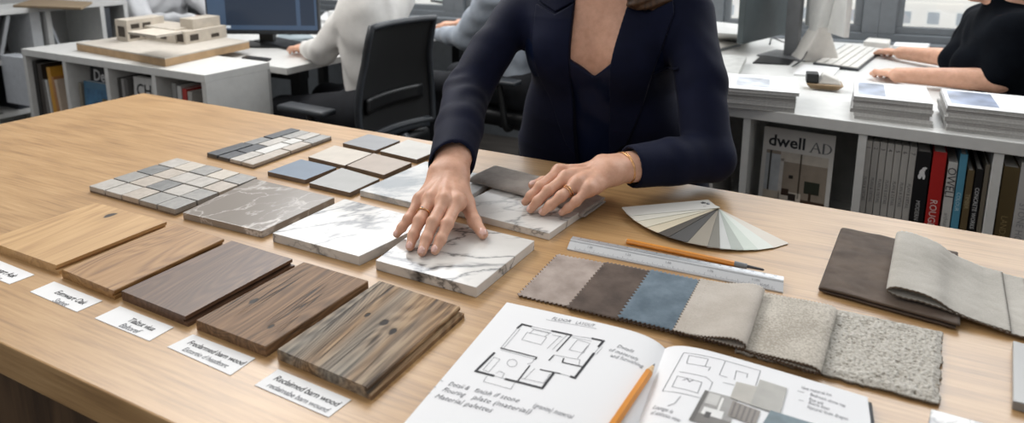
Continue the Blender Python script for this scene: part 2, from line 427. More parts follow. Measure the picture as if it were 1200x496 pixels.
W1 = wood('oak_natural', (154, 116, 74), (190, 152, 104), (206, 170, 122), rings=60, S=2.6, knots=[(-.006, .142, .0065), (-.035, .172, .003)], pore=.5, ringw=.16, broad=.4, bump=.12, seed=1.3)
W2 = wood('oak_stained', (112, 78, 42), (156, 116, 70), (176, 138, 90), rings=150, S=2.4, pore=.6, ringw=.2, broad=.35, bx=70.0, bump=.15, seed=4.1)
W3 = wood('walnut', (58, 40, 29), (90, 65, 49), (116, 88, 69), rings=240, S=1.5, pore=.6, ringw=.14, broad=.45, bx=80.0, bump=.15, seed=7.7)
W4 = wood('barn_brown', (70, 50, 33), (118, 88, 60), (148, 115, 82), rings=260, S=1.9, pore=.75, ringw=.16, broad=.45, bx=75.0, bump=.5, seed=3.2, crack=.6, knots=[(-.028, .062, .0042), (.035, .03, .003)], rough=.62)
W5 = wood('barn_weathered', (78, 58, 40), (134, 104, 72), (168, 138, 102), rings=320, S=1.6, pore=.9, ringw=.16, broad=.6, bx=80.0, bump=.8, seed=9.4, crack=1.25, grey=((88, 83, 76), (152, 143, 129)), knots=[(.014, .098, .0045), (.034, .088, .0042), (-.015, .102, .003)], rough=.7)
plank([(-60, 272), (66, 311), (195.3, 260), (113, 237.5)], W1, 'pale natural oak plank with a dark knot, first of the wood samples', 'tongue')
plank([(71.6, 315.5), (133.5, 341), (263, 280), (202, 261.5)], W2, 'golden brown oak plank lying between pale oak and dark walnut', 'round')
plank([(142, 341), (217, 371), (341, 304), (272.6, 281.6)], W3, 'dark walnut plank with straight grain, the darkest wood sample', 'tongue')
plank([(229.6, 375), (311.5, 406.5), (431, 330), (356, 306.5)], W4, 'brown reclaimed plank with one dark nail hole, beside the walnut', 'plain')
plank([(324.5, 409), (430, 454), (536.5, 357), (446, 331)], W5, 'weathered grey-brown barn plank with cracks and knot holes beside the notebook', 'lip')

# ------------------------------------------------------------------ name cards
def card(px, lines, label):
    q = quad(px, TZ + .0008); fl, fr, br, bl = q; c = Vector((*((fl + br) / 2).xy, TZ))
    b = MB(c); b.prism([p.xy for p in q], TZ, TZ + .0008)
    ob = props(b.build('name_card', M['paper']), label, 'card', 'white name cards in front of the wood samples')
    u = (br - bl).normalized(); w = Vector((0, 0, 1)).cross(u)
    L = (br - bl).length; sc = L / .105
    text_on([(s, a * sc, bb * sc, sz * sc, dict(shear=.28, spacing=.92, bold=bo, align='CENTER')) for s, a, bb, sz, bo in lines[:1]], M['ink'], ob, (bl + Vector((0, 0, .0003))), u, w, 'heading', c)
    text_on([(s, a * sc, bb * sc, sz * sc, dict(shear=.28, spacing=.92, bold=bo, align='CENTER')) for s, a, bb, sz, bo in lines[1:]], M['softink'], ob, (bl + Vector((0, 0, .0003))), u, w, 'subheading', c)
card([(-38, 313), (11, 333), (40.5, 322), (-8, 302.5)], [('Eimwart Aak', .057, -.0185, .0125, .00004), ('Plation', .063, -.030, .0115, 0)], 'white handwritten card in front of the pale oak plank')
card([(35, 342), (90, 365.5), (120, 352.5), (63.5, 330)], [('Eumwart Oak', .061, -.017, .0118, .00004), ('Stainet', .062, -.029, .0112, 0)], 'white handwritten card in front of the golden brown oak plank')
card([(110.7, 373), (175, 399.6), (203.5, 383.5), (140.7, 359)], [('Tialzut viua', .064, -.0175, .0118, .00004), ('Baltoref', .058, -.029, .0118, 0)], 'white handwritten card in front of the dark walnut plank')
card([(196, 406.7), (270, 439.8), (299, 420), (226, 392)], [('Freclarmed barn wood', .055, -.016, .0108, .00004), ('Extortio d heatltorc', .0515, -.027, .0100, 0)], 'white handwritten card in front of the brown reclaimed plank')
card([(298.4, 451.4), (385, 489), (411.5, 468.6), (326, 433)], [('Reclaimed barn wood', .053, -.015, .0112, .00004), ('reclaimabe barn wound', .052, -.026, .0098, 0)], 'white handwritten card in front of the weathered barn plank')

# ------------------------------------------------------------------ tiles
def tile(px, th, m, label, cat='tile', group=None, name='stone_tile', z=TZ, bev=.0012, side=None):
    q = quad(px, z + th); c = Vector((*((q[0] + q[2]) / 2).xy, z)); b = MB(c)
    b.prism([p.xy for p in q], z, z + th, bev)
    mats = [m]
    if side:
        mats = [m, side]; b.bm.normal_update()
        for f in b.bm.faces:
            if f.normal.z < .35: f.material_index = 1
    return props(b.build(name, mats), label, cat, group)
MT = .0155
MA1 = marble('white_marble', (222, 220, 215), (178, 178, 178), (98, 99, 103), 7, .07, .9, .16, .85, .6, 0.3, gate=.36)
MA2 = marble('bold_marble', (222, 218, 212), (192, 189, 185), (50, 51, 54), 6, .10, .45, .16, 1.0, .8, 1.1, gate=.30)
MA3 = marble('cloud_marble', (220, 220, 218), (138, 147, 154), (128, 138, 147), 8, .05, .5, .36, .5, .6, 5.2, .6, (.43, .56))
MA4 = marble('fine_marble', (220, 217, 212), (196, 194, 190), (128, 127, 125), 7, .045, .7, .18, .85, .6, 2.1, gate=.34)
MG = marble('grey_marble', (144, 136, 128), (160, 152, 144), (212, 206, 200), 6, .05, 1.25, .2, 1.0, .7, 3.3, .6, (.5, .85), gate=.36)
sg = 'marble tiles'
tile([(319, 273), (421, 300.5), (508, 259), (404, 233)], MT, MA1, 'white marble tile with fine grey veins, between grey marble and the spread hand', group=sg)
tile([(440, 305), (558, 337), (626.5, 282), (508, 254)], MT, MA2, 'white marble tile with bold dark veins under the spread hand', group=sg)
tile([(214, 249), (306.5, 271), (392, 231.5), (299, 209.5)], .0125, MG, 'grey-brown marble tile with white veins beside the mosaic', group=sg)
tile([(421.5, 223), (527, 248), (580, 208), (499, 189)], .012, MA3, 'cloudy blue-grey marble tile lying under the cuff of the reaching sleeve', group=sg)
tile([(530, 244.5), (643.5, 273.5), (702, 233), (596, 211)], .0125, MA4, 'pale white marble tile under the folded velvet and ringed hand', group=sg)
gr = 'flat matt colour tiles'
SD = plain('tile_body', (112, 96, 80), .7, .1)
for px, col, lab in (
    ([(313.3, 201), (357.4, 210.8), (394.5, 196), (352.6, 186.5)], (94, 111, 129), 'dusty blue matt tile beside the grey marble'),
    ([(361, 183.7), (404, 194), (436.5, 179.7), (392, 170.3)], (190, 181, 168), 'cream matt tile between the blue and dark grey ones'),
    ([(401.5, 167.6), (440, 176.4), (468.8, 164.8), (432, 157)], (132, 134, 137), 'mid grey matt tile at the back of its group by the chair'),
    ([(362, 214.3), (410, 225.8), (445, 209.5), (400, 196.5)], (160, 160, 157), 'light grey matt tile in front of the blue one'),
    ([(406.5, 194), (450, 205), (482.5, 190.8), (438, 179.5)], (168, 153, 139), 'beige matt tile in the middle of the group'),
    ([(445.2, 177), (488.4, 187), (521, 173.5), (478, 163.3)], (188, 185, 178), 'off-white matt tile touching the reaching sleeve')):
    tile(px, .0095, plain('tile_' + lab.split()[0], col, .42, .03), lab, group=gr, name='colour_tile', side=SD)

def mosaic(px, th, cells, label, mats, gap=.0022):
    """cells: (s0, s1, t0, t1, material) in the sheet's unit square"""
    fl, fr, br, bl = quad(px, TZ + th); c = Vector((*((fl + br) / 2).xy, TZ))
    root = thing('mosaic_sheet', label, 'mosaic', c)
    at = lambda s, t_: (fl * (1 - s) + fr * s) * (1 - t_) + (bl * (1 - s) + br * s) * t_
    W, D = (fr - fl).length, (bl - fl).length; gs, gt = gap / W / 2, gap / D / 2
    MB(c).prism([at(s, t_).xy for s, t_ in ((.01, .01), (.99, .01), (.99, .99), (.01, .99))], TZ, TZ + .003).build('backing', SD, root)
    for i, (s0, s1, t0, t1, k) in enumerate(cells):
        dz = random.uniform(-.0006, .0006)
        MB(c).prism([at(s, t_).xy for s, t_ in ((s0 + gs, t0 + gt), (s1 - gs, t0 + gt), (s1 - gs, t1 - gt), (s0 + gs, t1 - gt))], TZ + .003, TZ + th + dz, .0012).build('mosaic_tile', mats[k], root)
MM = {}
for k, a, bb in (('l', (168, 163, 156), (188, 183, 176)), ('c', (182, 173, 160), (198, 190, 178)), ('g', (136, 135, 132), (160, 157, 152)), ('d', (104, 105, 105), (134, 134, 132)), ('k', (54, 57, 61), (78, 81, 85)), ('w', (190, 188, 183), (206, 204, 200)), ('b', (166, 156, 144), (186, 176, 165))):
    t = NT('mosaic_' + k); n = t.noise(t.obj(), 60, 5, .7, .4)
    M_ = t.fin(t.ramp(n, [(.35, a), (.68, bb)]), .4); MM[k] = M_
rows = ['lwbgd', 'glgbg', 'dbldg', 'lclgb'][::1]
grid = ['llbgg', 'gbdlg', 'dbllb', 'lcgcg']
cells = [(i / 5, (i + 1) / 5, j / 4, (j + 1) / 4, grid[j][i]) for j in range(4) for i in range(5)]
mosaic([(102.6, 218), (204.5, 246), (302.6, 207.5), (207.5, 184.5)], .0125, cells, 'square mosaic sheet of mixed grey and cream stone chips', MM, .0032)
cells = []
for j, (cuts, ks) in enumerate((((0, .4, .63, 1), 'kdk'), ((0, .2, .44, .72, 1), 'kklg'), ((0, .27, .6, .76, 1), 'lwwl'), ((0, .45, .72, 1), 'bbg'))):
    for a, bb, k in zip(cuts, cuts[1:], ks): cells.append((j / 4, (j + 1) / 4, a, bb, k))
mosaic([(240.6, 179.5), (296, 193.5), (389.7, 159.5), (341.5, 149.8)], .010, cells, 'strip mosaic sheet of charcoal, grey and beige bars', MM, .0042)
# ------------------------------------------------------------------ cloth
def cloth(name, fn, nu, nv, m, label, group, pink='fbrl', tooth=.0021, thick=.0016, origin=None, cat='fabric', rim=None, smooth=True):
    """fn(u,v)->point; pinked (zigzag) edges f/b (v=0/1) and l/r (u=0/1)"""
    pts = [[Vector(fn(i / nu, j / nv)) for j in range(nv + 1)] for i in range(nu + 1)]
    for i in range(nu + 1):
        s_ = 1 if i % 2 else -1
        if 'f' in pink: pts[i][0] += (pts[i][0] - pts[i][1]).normalized() * tooth * s_
        if 'b' in pink: pts[i][nv] += (pts[i][nv] - pts[i][nv - 1]).normalized() * tooth * s_
    for j in range(nv + 1):
        s_ = 1 if j % 2 else -1
        if 'l' in pink: pts[0][j] += (pts[0][j] - pts[1][j]).normalized() * tooth * s_
        if 'r' in pink: pts[nu][j] += (pts[nu][j] - pts[nu - 1][j]).normalized() * tooth * s_
    c = Vector(origin) if origin else Vector((*pts[nu // 2][nv // 2].xy, TZ))
    b = MB(c); v = [[b.V(p) for p in r] for r in pts]
    for i in range(nu):
        for j in range(nv): b.F([v[i][j], v[i + 1][j], v[i + 1][j + 1], v[i][j + 1]])
    o = b.build(name, [m, rim or m], None, smooth=smooth, norm=False)
    so = o.modifiers.new('thickness', 'SOLIDIFY'); so.thickness = thick; so.offset = -1; so.material_offset_rim = 1 if rim else 0; so.material_offset = 0
    return props(o, label, cat, group)
def bil(q, u, v): return (q[0] * (1 - u) + q[1] * u) * (1 - v) + (q[3] * (1 - u) + q[2] * u) * v
def wob(p, a, s): return a * mnoise.noise(Vector(p) * s)
RIM = plain('cut_cloth_edge', (96, 78, 62), .9, .2, 400)
F1 = cloth_mat('taupe_velvet', (140, 126, 117), (172, 158, 149), 26, 700, .8, .25)
F2 = cloth_mat('brown_velvet', (68, 56, 49), (96, 82, 73), 26, 700, .8, .15)
F3 = cloth_mat('blue_velvet', (80, 95, 106), (112, 127, 138), 26, 700, .8, .2)
F4 = cloth_mat('beige_linen', (172, 163, 152), (192, 184, 174), 16, 520, .9, .2, .7, .35)
F5 = cloth_mat('tweed', (160, 152, 140), (202, 195, 183), 12, 420, .95, .3, 1.0, .9)
F7 = cloth_mat('grey_linen', (166, 161, 152), (192, 187, 178), 10, 600, .9, .2, .6, .35)
F8 = cloth_mat('brown_suede', (70, 57, 48), (98, 83, 71), 22, 900, .75, .15)
F9 = cloth_mat('grey_velvet', (140, 131, 124), (176, 167, 159), 24, 700, .8, .3)
sgp = 'fabric swatches in a row behind the notebook'
def flat(px, z, m, label, nu, nv, amp=.0006, rim=RIM, thick=.0016):
    q = [P(x, y, TZ + z) for x, y in px]
    def fn(u, v):
        p = bil(q, u, v); p.z += wob(p, amp, 45) ; return p
    return cloth('fabric_swatch', fn, nu, nv, m, label, sgp, rim=rim, thick=thick)
flat([(606.5, 346), (792, 389), (824, 329), (653.5, 298)], .0030, F1, 'taupe velvet swatch with pinked edges, nearest the marble tile', 68, 34)
flat([(664.5, 360), (846, 403), (880, 341), (710, 307)], .0054, F2, 'dark brown velvet swatch between the taupe and blue ones', 68, 34)
flat([(724, 371.5), (858, 404), (888, 342), (762.5, 316)], .0078, F3, 'dusty blue velvet swatch with pinked edges between brown and beige', 48, 34)
def fold(A, B, path, m, label, nv, name='fabric_swatch', group=sgp, pink='fbrl', thick=.0022, step=.0021, rim=RIM, amp=.0007, tooth=.0016, skew=0.0, zv=None):
    """sheet swept from A (front) to B (back); path = (distance along the row, height) profile"""
    pp = bez([Vector((p[0], p[1], 0)) for p in path], 10); L = [0]
    for a, b in zip(pp, pp[1:]): L.append(L[-1] + (b - a).length)
    n = max(8, int(L[-1] / step)); U = Vector((1, 0, 0)); dirv = (B - A).normalized(); U = dirv.cross(Vector((0, 0, 1))).normalized()
    def at(u):
        s = u * L[-1]
        for k in range(len(pp) - 1):
            if L[k + 1] >= s - 1e-9: return pp[k].lerp(pp[k + 1], (s - L[k]) / max(1e-9, L[k + 1] - L[k]))
        return pp[-1]
    def fn(u, v):
        q = at(u); p = A.lerp(B, v) + U * (q.x + skew * v); p.z = TZ + q.y + abs(wob(p, amp, 40)) + (zv(u, v) if zv else 0); return p
    return cloth(name, fn, n, nv, m, label, group, pink, tooth, thick, None, rim=rim)
A, B = P(789, 386, TZ + .012), P(821, 326, TZ + .012); w4 = (P(877, 404, TZ + .012) - A).dot((B - A).normalized().cross(Vector((0, 0, 1))))
fold(A, B, [(0, .0110), (.03, .0135), (w4 - .02, .0225), (w4 - .006, .0225), (w4, .0175), (w4 - .006, .0125), (w4 - .03, .0115), (.012, .0095)], F4, 'beige linen swatch folded over on its end, beside the blue one', 44, thick=.0022)
A, B = P(863, 405, TZ + .012), P(895, 341, TZ + .012); w5 = (P(966, 424, TZ + .012) - A).dot((B - A).normalized().cross(Vector((0, 0, 1))))
fold(A, B, [(0, .0095), (.02, .0115), (w5 - .02, .0175), (w5 - .006, .0175), (w5, .0135), (w5 - .006, .0095), (w5 - .03, .0085), (.012, .007)], F5, 'folded nubby tweed swatch between beige linen and thick boucle', 46, thick=.003, tooth=.0012)
# boucle
t = NT('boucle'); v = t.obj(); bn = t.noise(v, 210, 2, .5, 1.6); vo = t.n('TexVoronoi', 'Distance', None, Vector=t.map(v, (1, 1, .4)), Scale=230.0)
f = t.math('ADD', t.math('MULTIPLY', bn, .8), t.math('MULTIPLY', t.math('SUBTRACT', 1.0, vo), .35))
t.bump(f, .9, .0022); M['boucle'] = t.fin(t.ramp(f, [(.30, (98, 91, 80)), (.39, (158, 151, 139)), (.5, (188, 182, 171)), (.8, (208, 204, 195))]), .95, sheen=.3)
q6 = [P(x, y, TZ + .007) for x, y in [(862, 409), (1101, 471), (1105, 387), (900, 343)]]
def fb(u, v):
    p = bil(q6, u, v); e = min(u * 30, (1 - u) * 30, v * 20, (1 - v) * 20, 1)
    h = 1 - abs(mnoise.noise(Vector((p.x * 190, p.y * 190, 0)))) * 1.6
    p.z = TZ + .0042 + e * (.0018 + .0022 * h) + .0006 * mnoise.noise(p * 60)
    if v in (0, 1) or u in (0, 1):
        p += Vector((mnoise.noise(p * 130) * .0025, mnoise.noise(p * 130 + Vector((5, 5, 5))) * .0025, 0))
    return p
cloth('fabric_swatch', fb, 190, 110, M['boucle'], 'thick nubby pale boucle swatch at the end of the row', sgp, pink='fbr', tooth=.001, thick=.0038, rim=plain('boucle_edge', (150, 140, 126), .95, .2, 300))
# suede and linen at the far end
q8 = [P(x, y, TZ + .009) for x, y in [(959, 336), (1122, 369), (1150, 300), (985.5, 266)]]
U8 = (q8[1] - q8[0]); L8 = U8.length
A, B = q8[0], q8[3]
g2 = 'folded fabrics behind the boucle swatch'
fold(A, B, [(L8 - .004, .0022), (.03, .0022), (.006, .0024), (0, .0052), (.006, .0086), (.04, .0092), (L8 * .6, .0098), (L8, .0096)], F8, 'dark brown suede piece folded flat under the grey linen', 60, 'folded_fabric', g2, 'rl', .0024, .004, F8, .0014, .0006)
A, B = P(1040, 345, TZ + .014), P(1052, 275, TZ + .03); B.z = A.z
Uv = (B - A).normalized().cross(Vector((0, 0, 1)))
LL = (P(1186, 386, TZ + .014) - A).dot(Uv); LB = (P(1215, 396, TZ + .006) - A).dot(Uv)
def zf(u, v): return .012 * v * max(0.0, 1 - abs(u - .52) * 2.6)
fold(A, B, [(LB, .0115 - .008), (LB * .8, .004), (LB * .55, .009), (.05, .0135), (.012, .0135), (-.002, .0185), (.004, .026), (.02, .0285), (.05, .0255), (LL * .55, .016), (LL * .8, .0095), (LL, .0085)], F7, 'grey linen fabric folded back over the brown suede', 70, 'folded_fabric', g2, 'rlfb', .0026, .0032, plain('linen_edge', (108, 96, 84), .95, .2, 400), .0014, .001, .0, zf)
# velvet folded under the hand: layered profile swept along its length
A0, A1 = P(551, 214, TZ + .013), P(683, 252, TZ + .010); ud = (A1 - A0); ud.z = 0; Lv = ud.length; ud.normalize(); vd = Vector((0, 0, 1)).cross(ud)
prof = bez([Vector(p + (0,)) for p in [(.088, .0145), (.02, .0145), (.008, .0147), (.003, .0172), (.008, .0197), (.03, .0200), (.075, .0198), (.084, .0214), (.078, .0238), (.03, .0245), (.012, .0245), (.000, .0215), (-.003, .0176), (-.002, .0152)]], 8)
prof = [Vector((p.x, p.y, 0)) for p in prof]
def fv(u, v):
    k = u * (len(prof) - 1); i = min(int(k), len(prof) - 2); q = prof[i].lerp(prof[i + 1], k - i)
    p = Vector((A0.x, A0.y, TZ)) + ud * (v * Lv) + vd * q.x; z = q.y
    drop = max(0.0, (v - .78) / .22); z -= .0095 * drop * drop * (3 - 2 * drop)
    p.z = TZ + z + .0006 * mnoise.noise(p * 45); return p
cloth('folded_velvet', fv, len(prof) - 1, 60, F9, 'taupe grey velvet folded in layers under the ringed hand', None, '', .0005, .0022, rim=F9)

# ------------------------------------------------------------------ scale ruler
M['ruler'] = plain('white_plastic', (206, 207, 208), .35, .01)
M['ruler_grey'] = plain('brushed_aluminium', (188, 190, 193), .32, .04, metal=.5)
a0, a1 = P(664.5, 293, TZ), P(917.5, 344, TZ); ru = (a1 - a0); RL = ru.length; ru.normalize(); rv = Vector((0, 0, 1)).cross(ru)
rul = thing('scale_ruler', 'white and silver triangular scale ruler between the fabrics and the pencil', 'ruler', a0)
MB(a0).extr([(.0, 0), (.0, .002), (.0125, .0085), (.0138, .0074), (.0155, .0074), (.0162, .0098), (.0175, .0102), (.0285, .0102), (.0295, .0096), (.031, .0), (.016, .001)], a0, rv, (0, 0, 1), ru * RL).build('ruler_body', M['ruler'], rul)
bb = MB(a0)
def onr(s, a, z): return a0 + ru * s + rv * a + Vector((0, 0, z))
bb.poly([onr(.0, .018, .01035), onr(RL, .018, .01035), onr(RL, .0283, .01035), onr(0, .0283, .01035)]); bb.build('scale_strip', M['ruler_grey'], rul)
bt = MB(a0); k = 0; s = .012
def tick(s, f0, f1, w, face):
    if face: pt = lambda s, f: onr(s, .0002 + f * .0115, .0023 + f * .0060 + .0002)
    else: pt = lambda s, f: onr(s, .0182 + f * .0100, .0106)
    bt.poly([pt(s, f0), pt(s + w, f0), pt(s + w, f1), pt(s, f1)])
while s < RL - .01:
    big = k % 10 == 0; mid = k % 5 == 0
    tick(s, 0.02, .45 if big else .33 if mid else .2, .0003, True); tick(s, 0.0, .4 if big else .3 if mid else .18, .0003, False)
    s += .0015; k += 1
bt.build('tick_marks', M['softink'], rul)
text_on([(str(n_), .012 + .0150 * n_ + .001, .0058, .0042, {}) for n_ in range(0, 20)], M['ink'], rul, onr(0, .0182, .0107), ru, rv, 'numerals', a0)
text_on([('1:%d' % n_, .03 + .06 * i, .0078, .005, {}) for i, n_ in enumerate((20, 25, 50, 75, 100))] + [('SCALE', RL - .03, .003, .0042, {})], M['softink'], rul, onr(0, .0005, .0030), ru, (rv * .88 + Vector((0, 0, .47))), 'scale_lettering', a0)

# ------------------------------------------------------------------ pencils
M['orange'] = plain('orange_lacquer', (214, 138, 46), .3, .03, spec=.5)
M['tipwood'] = plain('pencil_wood', (206, 172, 128), .6, .08, 200)
M['lead'] = plain('graphite', (60, 60, 64), .4, .05)
def pencil(a, b_, label, r=.0039, tip='lead', name='pencil'):
    a, b_ = Vector(a), Vector(b_); d = (b_ - a); L = d.length; d.normalize(); root = thing(name, label, 'pencil', a)
    f = lambda s: a + d * s
    mb = MB(a)
    if tip == 'lead':
        mb.tube([f(0), f(L - .022), f(L - .019)], [r, r, r * .9], 6); mb.build('barrel', M['orange'], root)
        MB(a).tube([f(L - .0195), f(L - .006)], [r * .92, r * .36], 12).build('sharpened_tip', M['tipwood'], root)
        MB(a).tube([f(L - .0065), f(L)], [r * .38, r * .06], 10).build('lead', M['lead'], root)
    else:
        mb.tube([f(0.0015), f(L * .80)], r, 6); mb.build('barrel', M['orange'], root)
        MB(a).tube([f(0), f(.0016)], [r * .8, r * .95], 12).build('end_cap', M['tipwood'], root)
        MB(a).tube([f(L * .80), f(L * .80 + .001), f(L * .885), f(L * .888)], [r * .98, r * 1.05, r * .95, r * .6], 14).build('ferrule', M['grey'], root)
        MB(a).tube([f(L * .885), f(L * .99), f(L)], [r * .62, r * .45, r * .2], 12).build('lead', M['lead'], root)
    return root
pencil(P(733.5, 282.5, TZ + .0042), P(895.5, 316.5, TZ + .0042), 'orange pencil with grey ferrule lying along the back of the ruler', tip='ferrule')

# ------------------------------------------------------------------ paint fan deck
piv = P(829.5, 246, TZ); piv.z = TZ
fan = thing('colour_fan_deck', 'spread fan of paint colour strips in whites, greys and greens', 'paint fan', piv)
tipc = [(737.5, 254.5), (741, 260.5), (751, 267), (763, 273), (772, 278.5), (792, 285), (815, 289), (829, 292), (842, 294), (858, 296), (875, 295), (894, 292.5), (913.5, 288.5)]
cols = [(206, 203, 196), (212, 208, 196), (208, 201, 182), (200, 188, 164), (74, 68, 61), (70, 68, 66), (140, 132, 118), (112, 108, 98), (186, 187, 184), (158, 164, 156), (190, 198, 188), (206, 210, 202), (204, 196, 184)]
nb = len(tipc); t0 = P(*tipc[0], TZ); FLn = (t0 - piv).length * 1.0
for i, (tp, c) in enumerate(zip(tipc, cols)):
    d = P(*tp, TZ) - piv; d.z = 0; ln = FLn + .008; an = math.atan2(d.y, d.x)
    u = Vector((math.cos(an), math.sin(an), 0)); w_ = Vector((-u.y, u.x, 0)); z0 = .0105 - i * .00078
    hw = .0185
    base = piv - u * .010
    pol = [base - w_ * hw * .55, base + u * ln - w_ * hw, base + u * (ln + .0005) + w_ * hw, base + w_ * hw * .55]
    pol = [base - w_ * hw, base + u * (ln + .008) - w_ * hw, base + u * (ln + .010) - w_ * (hw - .002), base + u * (ln + .010) + w_ * (hw - .002), base + u * (ln + .008) + w_ * hw, base + w_ * hw]
    bm_ = MB(piv)
    tilt = .0042 if False else 0
    bm_.prism([p.xy for p in pol], TZ + z0, TZ + z0 + .0006); st = bm_.build('paint_strip', plain('paint_chip_%d' % i, c, .5, .01), fan)
    if i == 0:
        text_on([('ab', FLn * -.15 + .012, .004, .010, dict(bold=.0006)), ('no', FLn * -.15 + .008, -.010, .005, {})], M['ink'], st, piv + u * .0 + Vector((0, 0, z0 + .0008)) , -u, -w_, 'lettering', piv)
MB(piv).lathe(piv, [(.003, .0008), (.003, .0125), (.0022, .0130), (.0005, .0132)], 14).build('rivet', M['metal'], fan)

# ------------------------------------------------------------------ notebook
S0 = P(780.5, 404.5, TZ + .006); S0.z = TZ
La, Rb = P(594, 354, TZ + .011), P(1016.7, 465, TZ + .011)
nu_ = (Rb - La); nu_.z = 0; nu_.normalize(); nv_ = Vector((nu_.y, -nu_.x, 0))     # nv_ towards the reader
S0 = La + nu_ * ((S0 - La).dot(nu_)); S0.z = TZ
WL, WR, HN = (S0 - La).dot(nu_), (Rb - S0).dot(nu_), .297
note = thing('notebook', 'open sketch notebook with floor plan, notes and pasted photos', 'notebook', S0)
def ph(s):   # page height at signed distance from the spine
    W_ = WL if s < 0 else WR; a = abs(s)
    return .0045 + .0135 * (1 - math.exp(-a / .016)) - .0075 * (a / W_) ** 1.3
def npt(s, d, z=0.0): return S0 + nu_ * s + nv_ * d + Vector((0, 0, ph(s) + z))
M['cover'] = plain('black_cover', (34, 34, 38), .6, .1)
t = NT('page_paper'); M['page'] = t.fin(t.ramp(t.noise(t.obj(), 6, 2), [(.3, (227, 227, 228)), (.7, (232, 232, 233))]), .65)
t = NT('page_edges'); zz = t.n('SeparateXYZ', 'Z', None, Vector=t.obj()); M['pedge'] = t.fin(t.ramp(t.math('ADD', t.math('MULTIPLY', t.math('SINE', t.math('MULTIPLY', zz, 6500.0)), .3), .5), [(.2, (186, 187, 190)), (.8, (226, 227, 229))]), .7)
b = MB(S0)
def rect(s0, s1, d0, d1): return [(S0 + nu_ * s + nv_ * d).xy for s, d in ((s0, d1), (s1, d1), (s1, d0), (s0, d0))]
b.prism(rect(-WL - .005, WR + .005, -.004, HN + .004), TZ, TZ + .0032, .001); b.build('cover', M['cover'], note)
for sgn, W_, nm in ((-1, WL, 'page_block'), (1, WR, 'page_block')):
    b = MB(S0); ns = 48; ss = [sgn * W_ * (k / ns) ** 1.6 for k in range(ns + 1)]
    top = [[b.V(npt(s, d)) for d in (0, HN * .5, HN)] for s in ss]; bot = [[b.V(S0 + nu_ * (s * (1.0 if abs(s) < W_ * .9 else 1.0)) + nv_ * d + Vector((0, 0, .0034))) for d in (0, HN * .5, HN)] for s in ss]
    for k in range(ns):
        for j in (0, 1): b.F([top[k][j], top[k + 1][j], top[k + 1][j + 1], top[k][j + 1]], 0)
        for j, e in ((0, 0), (2, 0)): b.F([top[k][j], top[k + 1][j], bot[k + 1][j], bot[k][j]], 1)
    for j in (0, 1): b.F([top[ns][j], top[ns][j + 1], bot[ns][j + 1], bot[ns][j]], 1)
    pg = b.build(nm, [M['page'], M['pedge']], note)
def onpage(x, y, z=0.0):
    zz_ = .012
    for _ in range(6):
        p = P(x, y, TZ + zz_); s = (p - S0).dot(nu_); zz_ = ph(s)
    return s, (p - S0).dot(nv_)
def stroke(mb, a, b_, w_, z=.0004):
    s0, d0 = a; s1, d1 = b_; n = max(1, int(math.hypot(s1 - s0, d1 - d0) / .012)); L = math.hypot(s1 - s0, d1 - d0) or 1
    px_, py_ = -(d1 - d0) / L * w_ / 2, (s1 - s0) / L * w_ / 2; ex, ey = (s1 - s0) / L * w_ * .4, (d1 - d0) / L * w_ * .4
    s0, d0, s1, d1 = s0 - ex, d0 - ey, s1 + ex, d1 + ey; prev = None
    for k in range(n + 1):
        f_ = k / n; s, d = s0 + (s1 - s0) * f_, d0 + (d1 - d0) * f_
        cur = (mb.V(npt(s - px_, d - py_, z)), mb.V(npt(s + px_, d + py_, z)))
        if prev: mb.F([prev[0], cur[0], cur[1], prev[1]])
        prev = cur
def draw(lines, sx, ox, oy, width, m, name, each=False):
    if each:
        for ln in lines: draw([ln], sx, ox, oy, width, m, name)
        return
    mb = MB(S0)
    for ln in lines:
        q = [onpage(ox + x / sx, oy + y / sx) for x, y in ln]
        for a, b_ in zip(q, q[1:]): stroke(mb, a, b_, width)
    return mb.build(name, m, note)
Z5 = (3.396, 500, 350)
draw([[(362, 118), (380, 103), (415, 112)], [(500, 130), (575, 146)], [(660, 160), (704, 170), (685, 192)], [(665, 220), (590, 317), (575, 312)],
      [(268, 218), (195, 290), (265, 308)], [(315, 322), (362, 333), (460, 358), (505, 298)]], *Z5, .0030, M['ink'], 'thick_wall_drawing', True)
draw([[(453, 284), (530, 300)], [(295, 198), (438, 235), (432, 243)], [(575, 148), (518, 210)], [(505, 228), (487, 247)], [(410, 268), (362, 330)], [(545, 240), (540, 255), (620, 273)]], *Z5, .0016, M['ink'], 'inner_wall_drawing', True)
circ = [(340 + 20 * math.cos(k * math.pi / 6), 258 + 15 * math.sin(k * math.pi / 6)) for k in range(13)]
arc = [(398 + 30 * math.cos(k * .3), 240 + 22 * math.sin(k * .3)) for k in range(6)]
draw([[(362, 118), (295, 198)], [(372, 122), (306, 200)], [(415, 112), (500, 130)], [(418, 120), (496, 138)], [(400, 135), (478, 155), (455, 185), (378, 165), (400, 135)], [(410, 140), (425, 125), (490, 140), (470, 152)], [(560, 145), (500, 205)], [(532, 150), (480, 200)], [(500, 145), (540, 155)], circ, arc,
      [(268, 235), (292, 243), (247, 294), (224, 285), (268, 235)], [(240, 310), (226, 332), (335, 362), (352, 336)], [(600, 165), (650, 180), (622, 218), (567, 205), (600, 165)], [(575, 148), (660, 160)], [(580, 156), (655, 170)], [(505, 225), (610, 245), (605, 268)],
      [(690, 192), (665, 220)], [(700, 194), (676, 222)], [(530, 300), (590, 316)], [(375, 318), (466, 338), (492, 300)], [(430, 280), (390, 320)], [(265, 308), (315, 322)], [(275, 300), (290, 290), (310, 300), (300, 315)], [(295, 205), (430, 242)], [(640, 190), (600, 240)], [(475, 85), (675, 121)]], *Z5, .0005, M['softink'], 'furniture_drawing')
